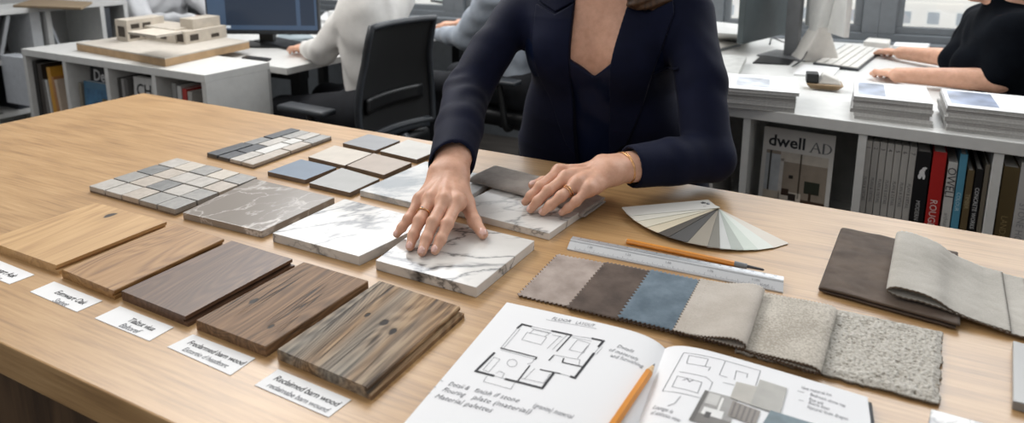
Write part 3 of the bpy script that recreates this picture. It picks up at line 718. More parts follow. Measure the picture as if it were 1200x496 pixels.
def hand(items, m, name):
    """handwriting: (text, start px, end px, height)"""
    bm = bmesh.new()
    for s, a, e, h in items:
        a, e = Vector((*onpage(*a), 0)), Vector((*onpage(*e), 0)); me = text_mesh(s, 1.0, shear=.35, spacing=1.05); W_ = max(v.co.x for v in me.vertices) or 1
        d = e - a; L = d.length; d.normalize(); up_ = Vector((d.y, -d.x, 0)); k = len(bm.verts); bm.from_mesh(me); bm.verts.ensure_lookup_table()
        for v in bm.verts[k:]:
            jx = math.sin(v.co.x * 9) * .04; q = a + d * (v.co.x / W_ * L) + up_ * ((v.co.y + jx) * h); v.co = npt(q.x, q.y, .0004) - S0
        bpy.data.meshes.remove(me)
    me = bpy.data.meshes.new(name); bm.to_mesh(me); bm.free(); return link(name, me, m, note)
z5 = lambda x, y: (500 + x / 3.396, 350 + y / 3.396)
hand([('FLOOR', z5(495, 84), z5(572, 97), .0085), ('LAYOUT', z5(590, 101), z5(668, 115), .0085)], M['softink'], 'heading')
hand([('–', z5(48, 332), z5(62, 336), .009), ('Detail &', z5(82, 346), z5(165, 366), .0095), ('finish if stone', z5(185, 372), z5(365, 416), .0095), ('(granite) material', z5(420, 432), z5(580, 482), .0095),
      ('–', z5(20, 356), z5(34, 360), .009), ('Flooring', z5(58, 369), z5(150, 393), .0095), ('plate (material)', z5(178, 400), z5(412, 462), .0095),
      ('–', z5(-2, 380), z5(12, 384), .009), ('Material palettes', z5(28, 395), z5(258, 456), .0095)], M['softink'], 'notes')
hand([('Details', z5(755, 194), z5(822, 218), .0085), ('of materials', z5(722, 208), z5(840, 250), .0085), ('and furnishing', z5(728, 232), z5(862, 280), .0085)], M['softink'], 'side_notes')
Z7 = (4.0, 740, 390)
draw([[(330, 310), (145, 275), (245, 95), (430, 130), (605, 180), (582, 250)], [(270, 108), (360, 125), (345, 160), (258, 145), (270, 108)], [(345, 160), (370, 165), (360, 180)], [(440, 135), (412, 200), (450, 212)], [(482, 222), (492, 180), (545, 195), (540, 212)],
      [(225, 185), (350, 210), (380, 235), (365, 270)], [(215, 205), (330, 235), (310, 285), (190, 255), (215, 205)], [(430, 235), (482, 247)], [(230, 300), (200, 335), (170, 345)], [(240, 225), (262, 218), (270, 232), (290, 224)], [(780, 275), (808, 282)], [(785, 318), (805, 322)]], *Z7, .0006, M['softink'], 'room_sketch', True)
z7 = lambda x, y: (740 + x / 4, 390 + y / 4)
hand([('Idee material list', z7(795, 264), z7(940, 302), .0075), ('Bedroom stone top', z7(835, 296), z7(1003, 352), .0075), ('Raw oak', z7(830, 318), z7(900, 342), .0075), ('Boucle sheer', z7(828, 334), z7(930, 368), .0075), ('Natural linen drapes', z7(822, 356), z7(1016, 414), .0075)], M['softink'], 'material_notes')
hand([('Lounge is', z7(95, 358), z7(190, 382), .0085), ('of entrance view', z7(85, 385), z7(225, 422), .0085)], M['softink'], 'sketch_notes')
def pasted(px, m, name, z):
    q = [onpage(*z7(x, y)) for x, y in px]; mb = MB(S0); n = 8
    mb.grid(lambda u, v: npt(*[(q[0][k] * (1 - u) + q[1][k] * u) * (1 - v) + (q[3][k] * (1 - u) + q[2][k] * u) * v for k in (0, 1)], z), n, n)
    return mb.build(name, m, note), q
def strip_in(q, u0, v0, u1, v1, m, parent, name, z):
    mb = MB(S0); qq = lambda u, v: npt(*[(q[0][k] * (1 - u) + q[1][k] * u) * (1 - v) + (q[3][k] * (1 - u) + q[2][k] * u) * v for k in (0, 1)], z)
    mb.grid(lambda a, c: qq(u0 + (u1 - u0) * a, v0 + (v1 - v0) * c), 4, 4); return mb.build(name, m, parent)
pm = lambda n, c, v=.05: plain('print_' + n, c, .45, v, 40)
ph1, q = pasted([(345, 272), (500, 312), (452, 470), (268, 412)], pm('interior', (150, 147, 143)), 'pasted_photo', .0005)
for r_, c, nm in (((.0, .0, .12, 1), (92, 88, 84), 'curtain'), ((.16, .05, .5, .4), (186, 184, 180), 'window_light'), ((.2, .5, .75, .72), (226, 225, 222), 'sofa'), ((.12, .72, 1, 1), (112, 108, 103), 'floor_area'), ((.55, .1, .62, .5), (216, 214, 210), 'lamp_shape'), ((.3, .62, .45, .8), (66, 62, 60), 'table_shape')):
    strip_in(q, *r_, pm('i_' + nm, c), ph1, nm, .0007)
ph4, q4 = pasted([(475, 322), (606, 372), (580, 440), (450, 392)], pm('curtain', (128, 120, 112)), 'pasted_photo', .0008)
for k in range(5): strip_in(q4, .08 + .18 * k, .05, .15 + .18 * k, .95, pm('pleat', (96, 88, 82)), ph4, 'curtain_pleat', .001)
pasted([(492, 234), (606, 262), (566, 345), (462, 308)], pm('beige', (172, 167, 158)), 'pasted_swatch', .001)
pasted([(602, 224), (730, 265), (696, 387), (556, 343)], pm('grey', (160, 157, 150)), 'pasted_swatch', .0012)
pasted([(652, 370), (880, 440), (850, 500), (610, 440)], pm('teal', (84, 103, 110), .15), 'pasted_photo', .0014)
# pencil lying on the notebook
ps, pd = onpage(767, 431); pe, pe2 = onpage(722, 499)
a = npt(ps, pd, .004); bb_ = npt(pe, pe2, .005); dirp = (bb_ - a).normalized(); zmax = max(ph(ps + (pe - ps) * k / 10) - (ph(ps) + (ph(pe) - ph(ps)) * k / 10) for k in range(11))
a.z += max(0, zmax) ; bb_.z += max(0, zmax)
pencil(a + (bb_ - a) * 2.1, a, 'orange pencil lying across the open notebook with its tip up', r=.0047)
# things cut by the frame on the near side
q = quad([(1091, 479), (1142, 494), (1130, 540), (1080, 520)], TZ + .010)
tile([(1091, 479), (1190, 506), (1188, 570), (1080, 535)], .010, MA1, 'white marble tile cut off by the photo corner below the boucle swatch', group=None)
t = NT('clear_acrylic'); t.b.inputs['Transmission Weight'].default_value = .35; M['acrylic'] = t.fin(lin((176, 174, 170)), .25)
tile([(1187, 470), (1260, 490), (1262, 420), (1187, 399)], .010, M['acrylic'], 'translucent grey acrylic sample on the table beside the boucle swatch', 'sample', name='acrylic_sample')
# ------------------------------------------------------------------ right bookcase (runs nearly parallel to the table)
def xf(root): return Matrix.Translation(root.location) @ Matrix.Rotation(root.rotation_euler.z, 4, 'Z')
BC0 = P(820, 119, TZ + .008); BC1 = P(1199, 168, TZ + .008); bz = TZ + .008
ang = math.atan2(BC1.y - BC0.y, BC1.x - BC0.x)
bu = Vector((math.cos(ang), math.sin(ang), 0)); bv = Vector((-bu.y, bu.x, 0)); BC0.z = 0
bc = thing('bookcase', 'long low white bookcase behind the table holding magazines and books', 'bookcase', BC0, ang)
def sx(px, py): # distance along the case front for a pixel at top height
    return (P(px, py, bz) - BC0).dot(bu)
BL, BR, DEP = -.42, 1.15, .34
divs = [-.40, sx(870, 133), sx(1011, 152), sx(1177, 172), sx(1177, 172) + .34, sx(1177, 172) + .68]
MB().box(BL, -.004, bz - .032, BR, DEP, bz, .002).build('top_board', M['white'], bc)
MB().box(BL, 0, .06, BR, DEP, .085).build('bottom_board', M['white'], bc)
MB().box(BL, 0, .40, BR, DEP, .418).build('shelf_board', M['white'], bc)
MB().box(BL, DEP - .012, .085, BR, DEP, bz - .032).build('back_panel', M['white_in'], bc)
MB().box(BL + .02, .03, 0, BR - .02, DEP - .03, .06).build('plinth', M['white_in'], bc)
for d in divs: MB().box(d - .010, 0, .085, d + .010, DEP - .012, bz - .032, .001).build('divider', M['white'], bc)
SH = .418
def w_at(s, d, z=0.0): return BC0 + bu * s + bv * d + Vector((0, 0, z))
def book(s0, s1, d0, h, c, label, grp, dep=.2, lean=0.0, z=SH, spine=None, txt=None, pages=True, root_rot=ang, at=None, name='book', tcol=None):
    w = s1 - s0; r = thing(name, label, 'book', at if at else w_at((s0 + s1) / 2, d0, z), root_rot, grp); r.rotation_euler = (0, lean, root_rot)
    m = plain('cover_' + label.split()[0], c, .45, .03)
    b = MB(); b.box(-w / 2, 0, 0, w / 2, .004, h, .0008); b.box(-w / 2, .003, 0, -w / 2 + .0022, dep, h); b.box(w / 2 - .0022, .003, 0, w / 2, dep, h); b.build('cover', m, r)
    MB().box(-w / 2 + .0022, .004, .003, w / 2 - .0022, dep - .004, h - .003).build('pages', M['offwhite'], r)
    if txt:
        for k, (s, zt, size, col) in enumerate(txt):
            text_on([(s, 0, -size * .35, size, {})], plain('spine_ink', col, .6, 0), r, (0, -.0006, zt), (0, 0, -1), (1, 0, 0), 'spine_lettering')
    return r
s = divs[2] + .012; gb = 'books in the right bookcase'
tops = 150
for k in range(7):
    x0 = sx(1014 + k * 9.3, 158) ; x1 = sx(1014 + (k + 1) * 9.3, 158) - .0015
    book(x0, x1, .012, .300, (178, 175, 170), 'light grey journal on the shelf, %s of seven alike beside the divider' % ['first', 'second', 'third', 'fourth', 'fifth', 'sixth', 'last'][k], 'light grey journals in a row', txt=[(str(k + 1), .285, .014, (70, 70, 72)), ('PLAN & DETAIL', .20, .010, (92, 92, 94))], name='journal')
specs = [(1079, 1097.5, .292, (24, 24, 26), 'black hardback with a white horse emblem on its spine', [('MODERN INTERIORS', .16, .013, (190, 190, 190))]),
         (1099, 1116, .297, (178, 38, 36), 'bright red hardback with white lettering on its spine', [('ROUGE BAUEN', .17, .022, (226, 210, 205))]),
         (1118.5, 1130, .275, (196, 195, 191), 'white book with large dark letters on the spine, right of the red one', [('OWELI', .262, .026, (50, 48, 54)), ('architecture', .14, .012, (120, 120, 120))]),
         (1131, 1140.5, .30, (84, 146, 172), 'light blue tall book between the white and olive ones', [('COLOUR', .2, .012, (190, 215, 225))]),
         (1142, 1150.5, .262, (98, 84, 58), 'olive brown book between the blue and narrow black ones', [('TIMBER', .2, .012, (170, 155, 120))]),
         (1151.5, 1160.5, .268, (22, 22, 23), 'narrow black book with white spine lettering beside the olive one', [('CONCRETE WORKS', .22, .012, (210, 210, 210))]),
         (1161.5, 1167, .282, (110, 103, 90), 'thin grey-brown book at the end of its row against the divider', None)]
for a, b_, h, c, lab, tx in specs:
    r = book(sx(a, 165), sx(b_, 165) - .001, .010, h, c, lab, gb, txt=tx)
    if 'horse' in lab:
        eb = MB(); zc = .235
        for (x, z, rx, rz) in ((0, zc, .006, .010), (.003, zc + .010, .004, .006), (-.004, zc - .010, .004, .007), (.005, zc - .009, .003, .008), (.006, zc + .014, .004, .003)):
            eb.poly([(x + rx * math.cos(k * math.pi / 6), -.0007, z + rz * math.sin(k * math.pi / 6)) for k in range(12)])
        eb.build('horse_emblem', M['paper'], r)
x = divs[3] + .014
for w_, h, c, lab, tx in ((.032, .285, (92, 78, 50), 'dark olive hardback right of the divider at the frame edge', [('LANDSCAPE', .16, .018, (150, 130, 90))]), (.03, .30, (186, 184, 182), 'pale grey hardback with faint lettering at the frame edge', [('STONE HOUSE', .2, .02, (140, 140, 142))]), (.03, .28, (120, 118, 112), 'mid grey hardback after the pale one at the frame edge', None), (.04, .29, (60, 58, 56), 'charcoal hardback last on the shelf at the frame edge', None)):
    book(x, x + w_ - .001, .010, h, c, lab, gb, txt=tx); x += w_
# design magazine facing out
s0, s1 = sx(890, 145) , sx(984, 158)
mw = s1 - s0; mh = .285
mg = thing('design_magazine', 'white design magazine with a living room cover, facing out of the bookcase', 'magazine', w_at((s0 + s1) / 2 - .022, .035, SH)); mg.rotation_euler = (R(-7), 0, ang)
MB().box(-mw / 2, 0, 0, mw / 2, .012, mh, .001).build('pages', M['offwhite'], mg)
MB().box(-mw / 2 - .0006, -.0008, -.0002, mw / 2 + .0006, 0, mh + .0004).build('cover', plain('magazine_cover', (214, 211, 206), .4, .01), mg)
u_, w_ = (1, 0, 0), (0, 0, 1)
text_on([('dwell', -mw * .43, mh - .052, .047, dict(bold=.0011))], M['ink'], mg, (0, -.0012, 0), u_, w_, 'title_lettering')
AD = plain('title_grey', (98, 100, 102), .6, 0)
bA = MB(); ax0 = mw * .17; az = mh - .056; Hh = .030
for pts in ([(0, 0), (.004, 0), (.0155, Hh), (.0135, Hh)], [(.0135, Hh), (.0165, Hh), (.029, 0), (.0235, 0)], [(.006, .011), (.023, .011), (.0225, .013), (.0068, .013)], [(-.002, 0), (.006, 0), (.006, .0014), (-.002, .0014)], [(.021, 0), (.031, 0), (.031, .0014), (.021, .0014)]):
    bA.poly([(ax0 + x, -.0012, az + z) for x, z in pts])
for pts in ([(.032, 0), (.037, 0), (.037, Hh), (.032, Hh)],): bA.poly([(ax0 + x, -.0012, az + z) for x, z in pts])
oc = [(.037 + .019 * math.sin(k * math.pi / 12), Hh / 2 - Hh / 2 * math.cos(k * math.pi / 12)) for k in range(13)]; ic = [(.037 + .0145 * math.sin(k * math.pi / 12), Hh / 2 - (Hh / 2 - .0014) * math.cos(k * math.pi / 12)) for k in range(13)]
for k in range(12): bA.poly([(ax0 + x, -.0012, az + z) for x, z in (oc[k], oc[k + 1], ic[k + 1], ic[k])])
bA.build('serif_lettering', AD, mg)
pw, pz0, pz1 = mw * .44, .02, mh - .066
pic = MB().box(-pw, -.0012, pz0, pw, -.0008, pz1).build('cover_photo', plain('photo_wall', (150, 138, 124), .4, .05), mg)
def pr(x0, z0, x1, z1, c, nm, lvl=1): # fractions of the picture
    H_ = pz1 - pz0; MB().poly([(-pw + 2 * pw * x, -.0012 - .0002 * lvl, pz0 + H_ * z) for x, z in ((x0, z0), (x1, z0), (x1, z1), (x0, z1))]).build(nm, plain('photo_' + nm, c, .4, .06), pic)
pr(0, 0, 1, .34, (74, 58, 46), 'floor_area'); pr(0, .34, .24, .95, (186, 190, 192), 'window_area'); pr(.06, .4, .09, 1, (60, 58, 56), 'pole', 2); pr(.24, .34, .3, .9, (206, 202, 196), 'wall_light'); pr(.56, .34, .585, 1, (70, 60, 50), 'post', 2)
pr(.24, .86, 1, 1, (196, 188, 176), 'ceiling_area'); pr(.24, .24, .62, .42, (206, 196, 182), 'sofa_shape', 2); pr(.3, .36, .42, .46, (62, 46, 38), 'cushion_shape', 3); pr(.42, .30, .54, .40, (52, 44, 40), 'cushion_shape', 3); pr(.0, .16, .28, .40, (196, 184, 168), 'chair_shape', 2); pr(.66, .44, .9, .62, (50, 54, 44), 'plant_shape', 2); pr(.74, .34, .78, .46, (60, 46, 34), 'stem_shape', 2); pr(.70, .12, .98, .30, (146, 82, 42), 'seat_shape', 2); pr(.40, .10, .66, .2, (40, 36, 34), 'table_shape', 3); pr(.40, .62, .47, .67, (40, 36, 34), 'lamp_shape', 2)
# leaning magazines in the first compartment
for k, (sa, ln, c, lab) in enumerate(((-.115, 6, (180, 178, 174), 'white magazine leaning in the bookcase behind the elbow'), (-.085, 9, (150, 148, 146), 'grey patterned magazine leaning beside the white one, behind the elbow'), (-.165, 3, (120, 118, 116), 'dark grey magazine upright behind the elbow in the bookcase'))):
    o = thing('magazine', lab, 'magazine', w_at(divs[1] + sa, .03, SH), ang, 'magazines leaning in the bookcase'); o.rotation_euler = (0, R(-ln), ang)
    MB().box(-.005, 0, 0, .005, .215, .285, .0006).build('pages', M['offwhite'], o)
    MB().box(-.0058, -.0004, -.0002, -.005, .2154, .2854).build('cover', plain('magazine_tone', c, .4, .1), o); MB().box(.005, -.0004, -.0002, .0058, .2154, .2854).build('cover', plain('magazine_tone', c, .4, .1), o)

# stacks on the bookcase
def stack(px_fl, px_fr, n, th, depth, cols, where, z=bz, covers=None, grp=None, jit=.006):
    a, b_ = P(*px_fl, z), P(*px_fr, z); u = (b_ - a); wd = u.length; an = math.atan2(u.y, u.x); zc = z
    for k in range(n):
        t_ = th[k % len(th)]; top = k == n - 1
        pos = ('topmost' if top else 'bottom' if k == 0 else ['second', 'third', 'fourth', 'fifth', 'sixth'][k - 1] + ' up')
        o = thing('magazine', '%s magazine, %s of stack %s' % ('white' if k % 2 else 'pale grey', pos, where), 'magazine', (0, 0, zc), an + random.uniform(-.02, .02), grp)
        c = (a + b_) / 2; o.location.x = c.x + random.uniform(-jit, jit); o.location.y = c.y + random.uniform(-jit, jit) * .5
        MB().box(-wd / 2 + .001, .001, .0006, wd / 2 - .001, depth - .001, t_ - .0008).build('pages', plain('page_edge_stack', cols[k % len(cols)], .7, .06, 300), o)
        cm = M['paper'] if top else plain('magazine_cover_stack', [(190, 188, 184), (205, 204, 202), (150, 148, 146)][k % 3], .4, .04)
        cv = MB().box(-wd / 2, 0, t_ - .0008, wd / 2, depth, t_ - .0001).build('cover', cm, o); MB().box(-wd / 2, 0, 0, wd / 2, depth, .0006).build('back_cover', cm, o)
        MB().box(-wd / 2 - .0003, 0, .0, -wd / 2 + .0008, depth, t_ - .0001).build('spine', cm, o)
        if top and covers:
            for (x0, y0, x1, y1, cc) in covers: MB().poly([(-wd / 2 + wd * x0, depth * y0, t_ + .0002), (-wd / 2 + wd * x1, depth * y0, t_ + .0002), (-wd / 2 + wd * x1, depth * y1, t_ + .0002), (-wd / 2 + wd * x0, depth * y1, t_ + .0002)]).build('cover_print', plain('cover_print', cc, .35, .3, 12), cv)
        zc += t_
pc = [(176, 175, 172), (196, 195, 192), (160, 158, 155)]
stack((800, 121), (933, 133), 5, [.014, .015, .010, .009, .010], .215, pc, 'beside the blue sleeve', covers=[(.45, .2, .75, .8, (186, 190, 198))], grp='magazines stacked beside the sleeve')
stack((998, 138.5), (1091, 149.5), 7, [.009, .008, .010, .008, .009, .008, .010], .22, pc, 'in the middle of the bookcase', covers=[(.06, .15, .42, .92, (150, 158, 174))], grp='magazines stacked mid bookcase')
stack((1107, 153), (1225, 167), 7, [.010, .009, .008, .010, .009, .009, .010], .22, pc, 'at the far end of the bookcase', covers=[(.05, .15, .55, .92, (142, 152, 172))], grp='magazines stacked at the end')
# long desk behind the bookcase
DZ = .76
q = [P(836, 84, DZ), P(1300, 128, DZ)]
dk = thing('white_desk', 'long white desk under the window carrying monitors and keyboards', 'desk', w_at(0, DEP + .01))
dk.rotation_euler.z = ang
y1 = 3.42 - BC0.y
MB().hexa([(-.62, 0, DZ - .03), (.70, 0, DZ - .03), (.78, 1.30, DZ - .03), (-.48, 1.15, DZ - .03), (-.62, 0, DZ), (.70, 0, DZ), (.78, 1.30, DZ), (-.48, 1.15, DZ)], .002).build('desktop', M['white'], dk)
for lx, ly in ((-.55, .06), (.62, .06), (-.42, 1.05), (.68, 1.15)): MB().box(lx, ly, 0, lx + .05, ly + .05, DZ - .03).build('leg', M['grey'], dk)

def monitor(name, label, base, wd, ht, zb, rot, screen=None, backm=M['dkgrey'], basem=M['black'], far=0.0):
    """screen faces local -y; zb = height of the lower edge above the desk"""
    o = thing(name, label, 'monitor', base, rot)
    MB().box(-wd / 2, -.012, zb, wd / 2, .016, zb + ht, .004).build('casing', backm, o)
    if screen: s_ = MB().box(-wd / 2 + .010, -.0135, zb + .022, wd / 2 - .010, -.0115, zb + ht - .010).build('screen', screen, o)
    else: s_ = MB().box(-wd / 2 + .010, -.0135, zb + .015, wd / 2 - .010, -.0115, zb + ht - .010).build('screen', M['black'], o)
    if far:
        MB().box(-.02, far, .004, .02, far + .055, zb + ht, .003).build('stand', basem, o); MB().box(-.1, far - .08, 0, .1, far + .12, .008, .003).build('base', basem, o); MB().box(-.03, .012, zb + ht * .45, .03, far + .01, zb + ht * .6, .004).build('mount', M['black'], o)
    else:
        MB().box(-.035, .014, .004, .035, .05, zb + ht * .55, .004).build('stand', basem, o)
        MB().box(-.13, -.09, 0, .13, .1, .008, .003).build('base', basem, o)
        MB().box(-.07, .012, zb + ht * .3, .07, .05, zb + ht * .6, .004).build('mount', basem, o)
    return o, s_
# right side: monitor seen from behind, slim white computer, keyboards
p = P(893, 62, DZ)
monitor('monitor', 'dark monitor seen from behind on the desk right of the sleeve', p, .46, .40, .065, R(250), None, plain('monitor_back', (66, 74, 76), .5, .04), plain('stand_grey', (112, 114, 116), .4, .03), .10)
p = P(957, 70, DZ); 
o = thing('white_computer', 'white all-in-one computer turned sideways on an angled foot', 'computer', p, ang + R(118))
MB().hexa([(-.03, -.02, .10), (.03, -.02, .10), (.03, .03, .10), (-.03, .03, .10), (-.16, -.01, .46), (.16, -.01, .46), (.16, .02, .46), (-.16, .02, .46)], .01).build('neck', M['white'], o)
MB().box(-.19, -.035, .12, .19, -.012, .46, .004).build('casing', M['white'], o); MB().box(-.175, -.037, .14, .175, -.0345, .445).build('screen', M['black'], o)
MB().hexa([(-.06, -.07, 0), (.06, -.07, 0), (.06, .09, 0), (-.06, .09, 0), (-.05, -.02, .14), (.05, -.02, .14), (.05, .02, .14), (-.05, .02, .14)], .008).build('foot', M['offwhite'], o)
def keyboard(label, a, b_, depth, m, km, name='keyboard', z=DZ):
    a, b_ = Vector(a), Vector(b_); u = b_ - a; W_ = u.length; o = thing(name, label, 'keyboard', ((a + b_) / 2).xy.to_3d() + Vector((0, 0, z)), math.atan2(u.y, u.x))
    MB().hexa([(-W_ / 2, 0, 0), (W_ / 2, 0, 0), (W_ / 2, depth, 0), (-W_ / 2, depth, 0), (-W_ / 2, 0, .010), (W_ / 2, 0, .010), (W_ / 2, depth, .016), (-W_ / 2, depth, .016)], .002).build('body', m, o)
    b = MB(); n = 14
    for r_ in range(5):
        for c in range(n):
            x0 = -W_ / 2 + .008 + (W_ - .016) * c / n; y0 = .006 + (depth - .012) * r_ / 5; z0 = .0095 + .006 * (r_ + .5) / 5
            b.box(x0, y0, z0, x0 + (W_ - .016) / n - .003, y0 + (depth - .012) / 5 - .003, z0 + .004)
    b.build('keys', km, o); return o
keyboard('dark-edged pale keyboard under the hands of the person in black', P(1006, 84, DZ), P(1036, 60, DZ), -.15 if False else .16, M['dkgrey'], M['offwhite'])
keyboard('pale keyboard on the desk just right of the blue sleeve', P(838, 62, DZ), P(868, 54, DZ), .14, M['grey'], M['offwhite'])
o = thing('mouse', 'white mouse by the near hand of the person in black', 'mouse', P(1064, 67, DZ)); MB().lathe((0, 0, 0), [(.02, 0), (.026, .008), (.022, .02), (.008, .027)], 16).build('shell', M['white'], o, smooth=True)
# card holder: black block on a tan wedge tray
o = thing('desk_tray', 'small black box and pale wedge on a tan tray on the bookcase', 'tray', P(965, 103, bz), ang + R(10))
MB().hexa([(-.04, -.03, 0), (.04, -.03, 0), (.04, .03, 0), (-.04, .03, 0), (-.055, -.045, .018), (.055, -.045, .018), (.055, .045, .018), (-.055, .045, .018)], .003).build('tray', plain('tan_tray', (150, 126, 96), .5), o)
MB().hexa([(-.02, -.03, .018), (.05, -.03, .018), (.05, .035, .018), (-.02, .035, .018), (-.005, -.02, .05), (.04, -.02, .034), (.04, .03, .034), (-.005, .03, .05)], .004).build('wedge', M['offwhite'], o)
MB().box(-.055, -.03, .018, -.018, .02, .05, .004).build('box', M['black'], o)
def slab(name, label, cat, px, z, th, m, bev=.002, group=None):
    q_ = [P(x, y, z + th) for x, y in px]; c = Vector((*((q_[0] + q_[2]) / 2).xy, z))
    return props(MB(c).prism([v_.xy for v_ in q_], z, z + th, bev).build(name, m), label, cat, group)
slab('art_book', 'large pale grey book lying behind the magazines by the sleeve', 'book', [(800, 89), (862, 93), (875, 66), (830, 62)], bz, .022, plain('grey_book', (176, 176, 172), .5))
slab('tablet', 'flat dark-edged tablet in front of the monitor stand', 'tablet', [(882, 73), (925, 75), (935, 66), (893, 64)], DZ, .006, M['black'])
slab('notepad', 'white notepad on the desk near the white computer', 'notepad', [(930, 86), (975, 90), (985, 78), (942, 75)], DZ, .008, M['paper'])
slab('pencil_case', 'white flat case on the window ledge side of the desk', 'case', [(1012, 48), (1042, 51), (1044, 46), (1018, 44)], DZ, .03, M['offwhite'], .004)
slab('paper_roll_tray', 'long white tray along the window beside the case', 'tray', [(1046, 53), (1086, 56), (1090, 51), (1050, 49)], DZ, .018, M['paper'], .003)
o = props(MB(P(845, 36, DZ)).hexa([tuple(P(x, y, DZ)) for x, y in ((832, 47), (880, 50), (884, 36), (838, 30))] + [tuple(P(x, y, DZ + .09)) for x, y in ((833, 38), (880, 41), (884, 30), (838, 25))], .02).build('white_printer', M['white']), 'white rounded printer on the desk beneath the window by the sleeve', 'printer')
def cable(label, pts, r=.003, m=M['black']):
    c = Vector(pts[0]); return props(MB(c).tube(bez(pts, 8), r, 6).build('cable', m, smooth=True), label, 'cable', 'black cables on the desks')
cable('black cable looping from the monitor to the white computer', [P(930, 60, DZ + .004), P(936, 72, DZ + .004), P(928, 78, DZ + .02), P(940, 70, DZ + .05), P(948, 58, DZ + .03), P(950, 66, DZ + .004)])
cable('black cable on the desk behind the small tray', [P(902, 52, DZ + .1), P(905, 45, DZ + .03), P(915, 48, DZ + .004), P(925, 52, DZ + .004)])

# ------------------------------------------------------------------ left cabinet
LZ = .77
c0, c1 = P(25, 57, LZ), P(240, 88, LZ); c2 = P(315, 76, LZ)
la = math.atan2(c1.y - c0.y, c1.x - c0.x); lu = Vector((math.cos(la), math.sin(la), 0)); lv = Vector((-lu.y, lu.x, 0))
c0.z = 0; LW = (c1 - c0).xy.length; LD = .29
lc = thing('low_cabinet', 'low white open cabinet with four compartments holding books', 'cabinet', c0, la)
dv = [(P(x, y, LZ) - c0).dot(lu) for x, y in ((25, 57), (73, 64), (123, 71), (179, 79), (240, 88))]
MB().box(0, -.002, LZ - .03, LW, LD, LZ, .002).build('top_board', M['white'], lc)
MB().box(0, 0, .335, LW, LD, .355).build('shelf_board', M['white'], lc); MB().box(0, 0, .0, LW, LD, .06).build('plinth', M['white'], lc)
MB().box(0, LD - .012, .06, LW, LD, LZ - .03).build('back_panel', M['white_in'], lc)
for d in dv:
    d0 = min(max(d - .012, 0), LW - .024); MB().box(d0, 0, .06, d0 + .024, LD - .012, LZ - .03, .001).build('divider', M['white'], lc)
def lat(s, d, z): return c0 + lu * s + lv * d + Vector((0, 0, z))
def lbook(s0, w_, d, h, c, lab, lean=0, txt=None, name='book'):
    return book(s0, s0 + w_, d, h, c, lab, 'books in the low white cabinet', dep=.2, lean=R(lean), at=lat(s0 + w_ / 2, d, .355), root_rot=la, txt=txt, name=name)
x = dv[0] + .03
for w_, h, c, lab, ln in ((.03, .36, (30, 28, 27), 'black book at the near end of the low cabinet', 0), (.035, .35, (52, 44, 38), 'dark brown book beside the black one in the low cabinet', 0), (.02, .28, (120, 116, 112), 'grey thin book leaning in the first compartment', -4), (.018, .28, (196, 196, 194), 'white thin book leaning in the first compartment', -4), (.03, .34, (206, 150, 52), 'yellow-orange book in the first compartment', -3), (.02, .30, (176, 122, 72), 'tan book leaning beside the yellow-orange one', -5), (.02, .29, (196, 178, 160), 'pale pinkish book leaning beside the tan one', -6)):
    lbook(x, w_, .02, h, c, lab, ln); x += w_ + .007
# facing books in the second compartment
def facing(s0, s1, d, h, c, lab, title=None, pic=None, tcol=(225, 225, 225), lean=-6, z=.32):
    o = thing('book', lab, 'book', lat((s0 + s1) / 2, d, z + .035), la, 'books in the low white cabinet'); o.rotation_euler = (R(lean), 0, la); w_ = s1 - s0
    MB().box(-w_ / 2 + .001, .002, .002, w_ / 2 - .001, .018, h - .002).build('pages', M['offwhite'], o)
    cv = MB().box(-w_ / 2, 0, 0, w_ / 2, .002, h).build('cover', plain('cover_face', c, .4, .03), o); MB().box(-w_ / 2, .018, 0, w_ / 2, .02, h).build('back_cover', plain('cover_face', c, .4, .03), o)
    if title: text_on([(title, -w_ * .40, h - .075, .07, dict(bold=.001))], plain('title_ink', tcol, .5, 0), o, (0, -.001, 0), (1, 0, 0), (0, 0, 1), 'title_lettering')
    for (x0, z0, x1, z1, cc) in pic or []: MB().poly([(-w_ / 2 + w_ * x0, -.0008, h * z0), (-w_ / 2 + w_ * x1, -.0008, h * z0), (-w_ / 2 + w_ * x1, -.0008, h * z1), (-w_ / 2 + w_ * x0, -.0008, h * z1)]).build('cover_print', plain('cover_print', cc, .4, .2, 20), cv)
facing(dv[1] + .035, dv[2] - .03, .06, .37, (26, 27, 30), 'black book titled in white, behind the blue and yellow one', 'Dentz', lean=-4)
facing(dv[1] + .055, dv[2] - .028, .025, .30, (70, 112, 140), 'blue book with a yellow shape on its cover, facing out', None, [(.08, .1, .95, .9, (58, 104, 138)), (.32, .35, .75, .7, (206, 168, 62)), (.6, .5, .92, .78, (214, 182, 90)), (.08, .1, .6, .3, (40, 74, 84))], lean=-3)
lbook(dv[1] + .022, .02, .03, .29, (130, 124, 112), 'grey-green thin book at the start of the second compartment', 2)
for k, c in enumerate(((60, 58, 56), (150, 148, 146), (96, 94, 92))): lbook(dv[2] + .018 + .024 * k, .02, .03, .34, c, ['charcoal thin book', 'light grey thin book', 'mid grey thin book'][k] + ' beside the white facing book, third compartment', 0)
facing(dv[2] + .10, dv[2] + .265, .03, .352, (206, 205, 202), 'white book with dark letters facing out of the third compartment', 'CHA', None, (50, 50, 52), -3)
facing(dv[2] + .235, dv[3] - .014, .055, .33, (196, 195, 192), 'plain white book facing out beside the lettered one', None, None, lean=-3)
for k, (c, lab) in enumerate((((150, 150, 148), 'grey slim book in the fourth compartment'), ((206, 206, 204), 'white slim book in the fourth compartment'), ((186, 62, 56), 'red slim book in the fourth compartment'), ((190, 186, 180), 'cream slim book right of the red one'))): lbook(dv[3] + .05 + .03 * k, .024, .03, .355 - .008 * k, c, lab, 2)
facing(dv[3] + .185, dv[4] - .03, .05, .33, (120, 118, 116), 'grey book facing out of the fourth compartment', None, None, lean=-3)

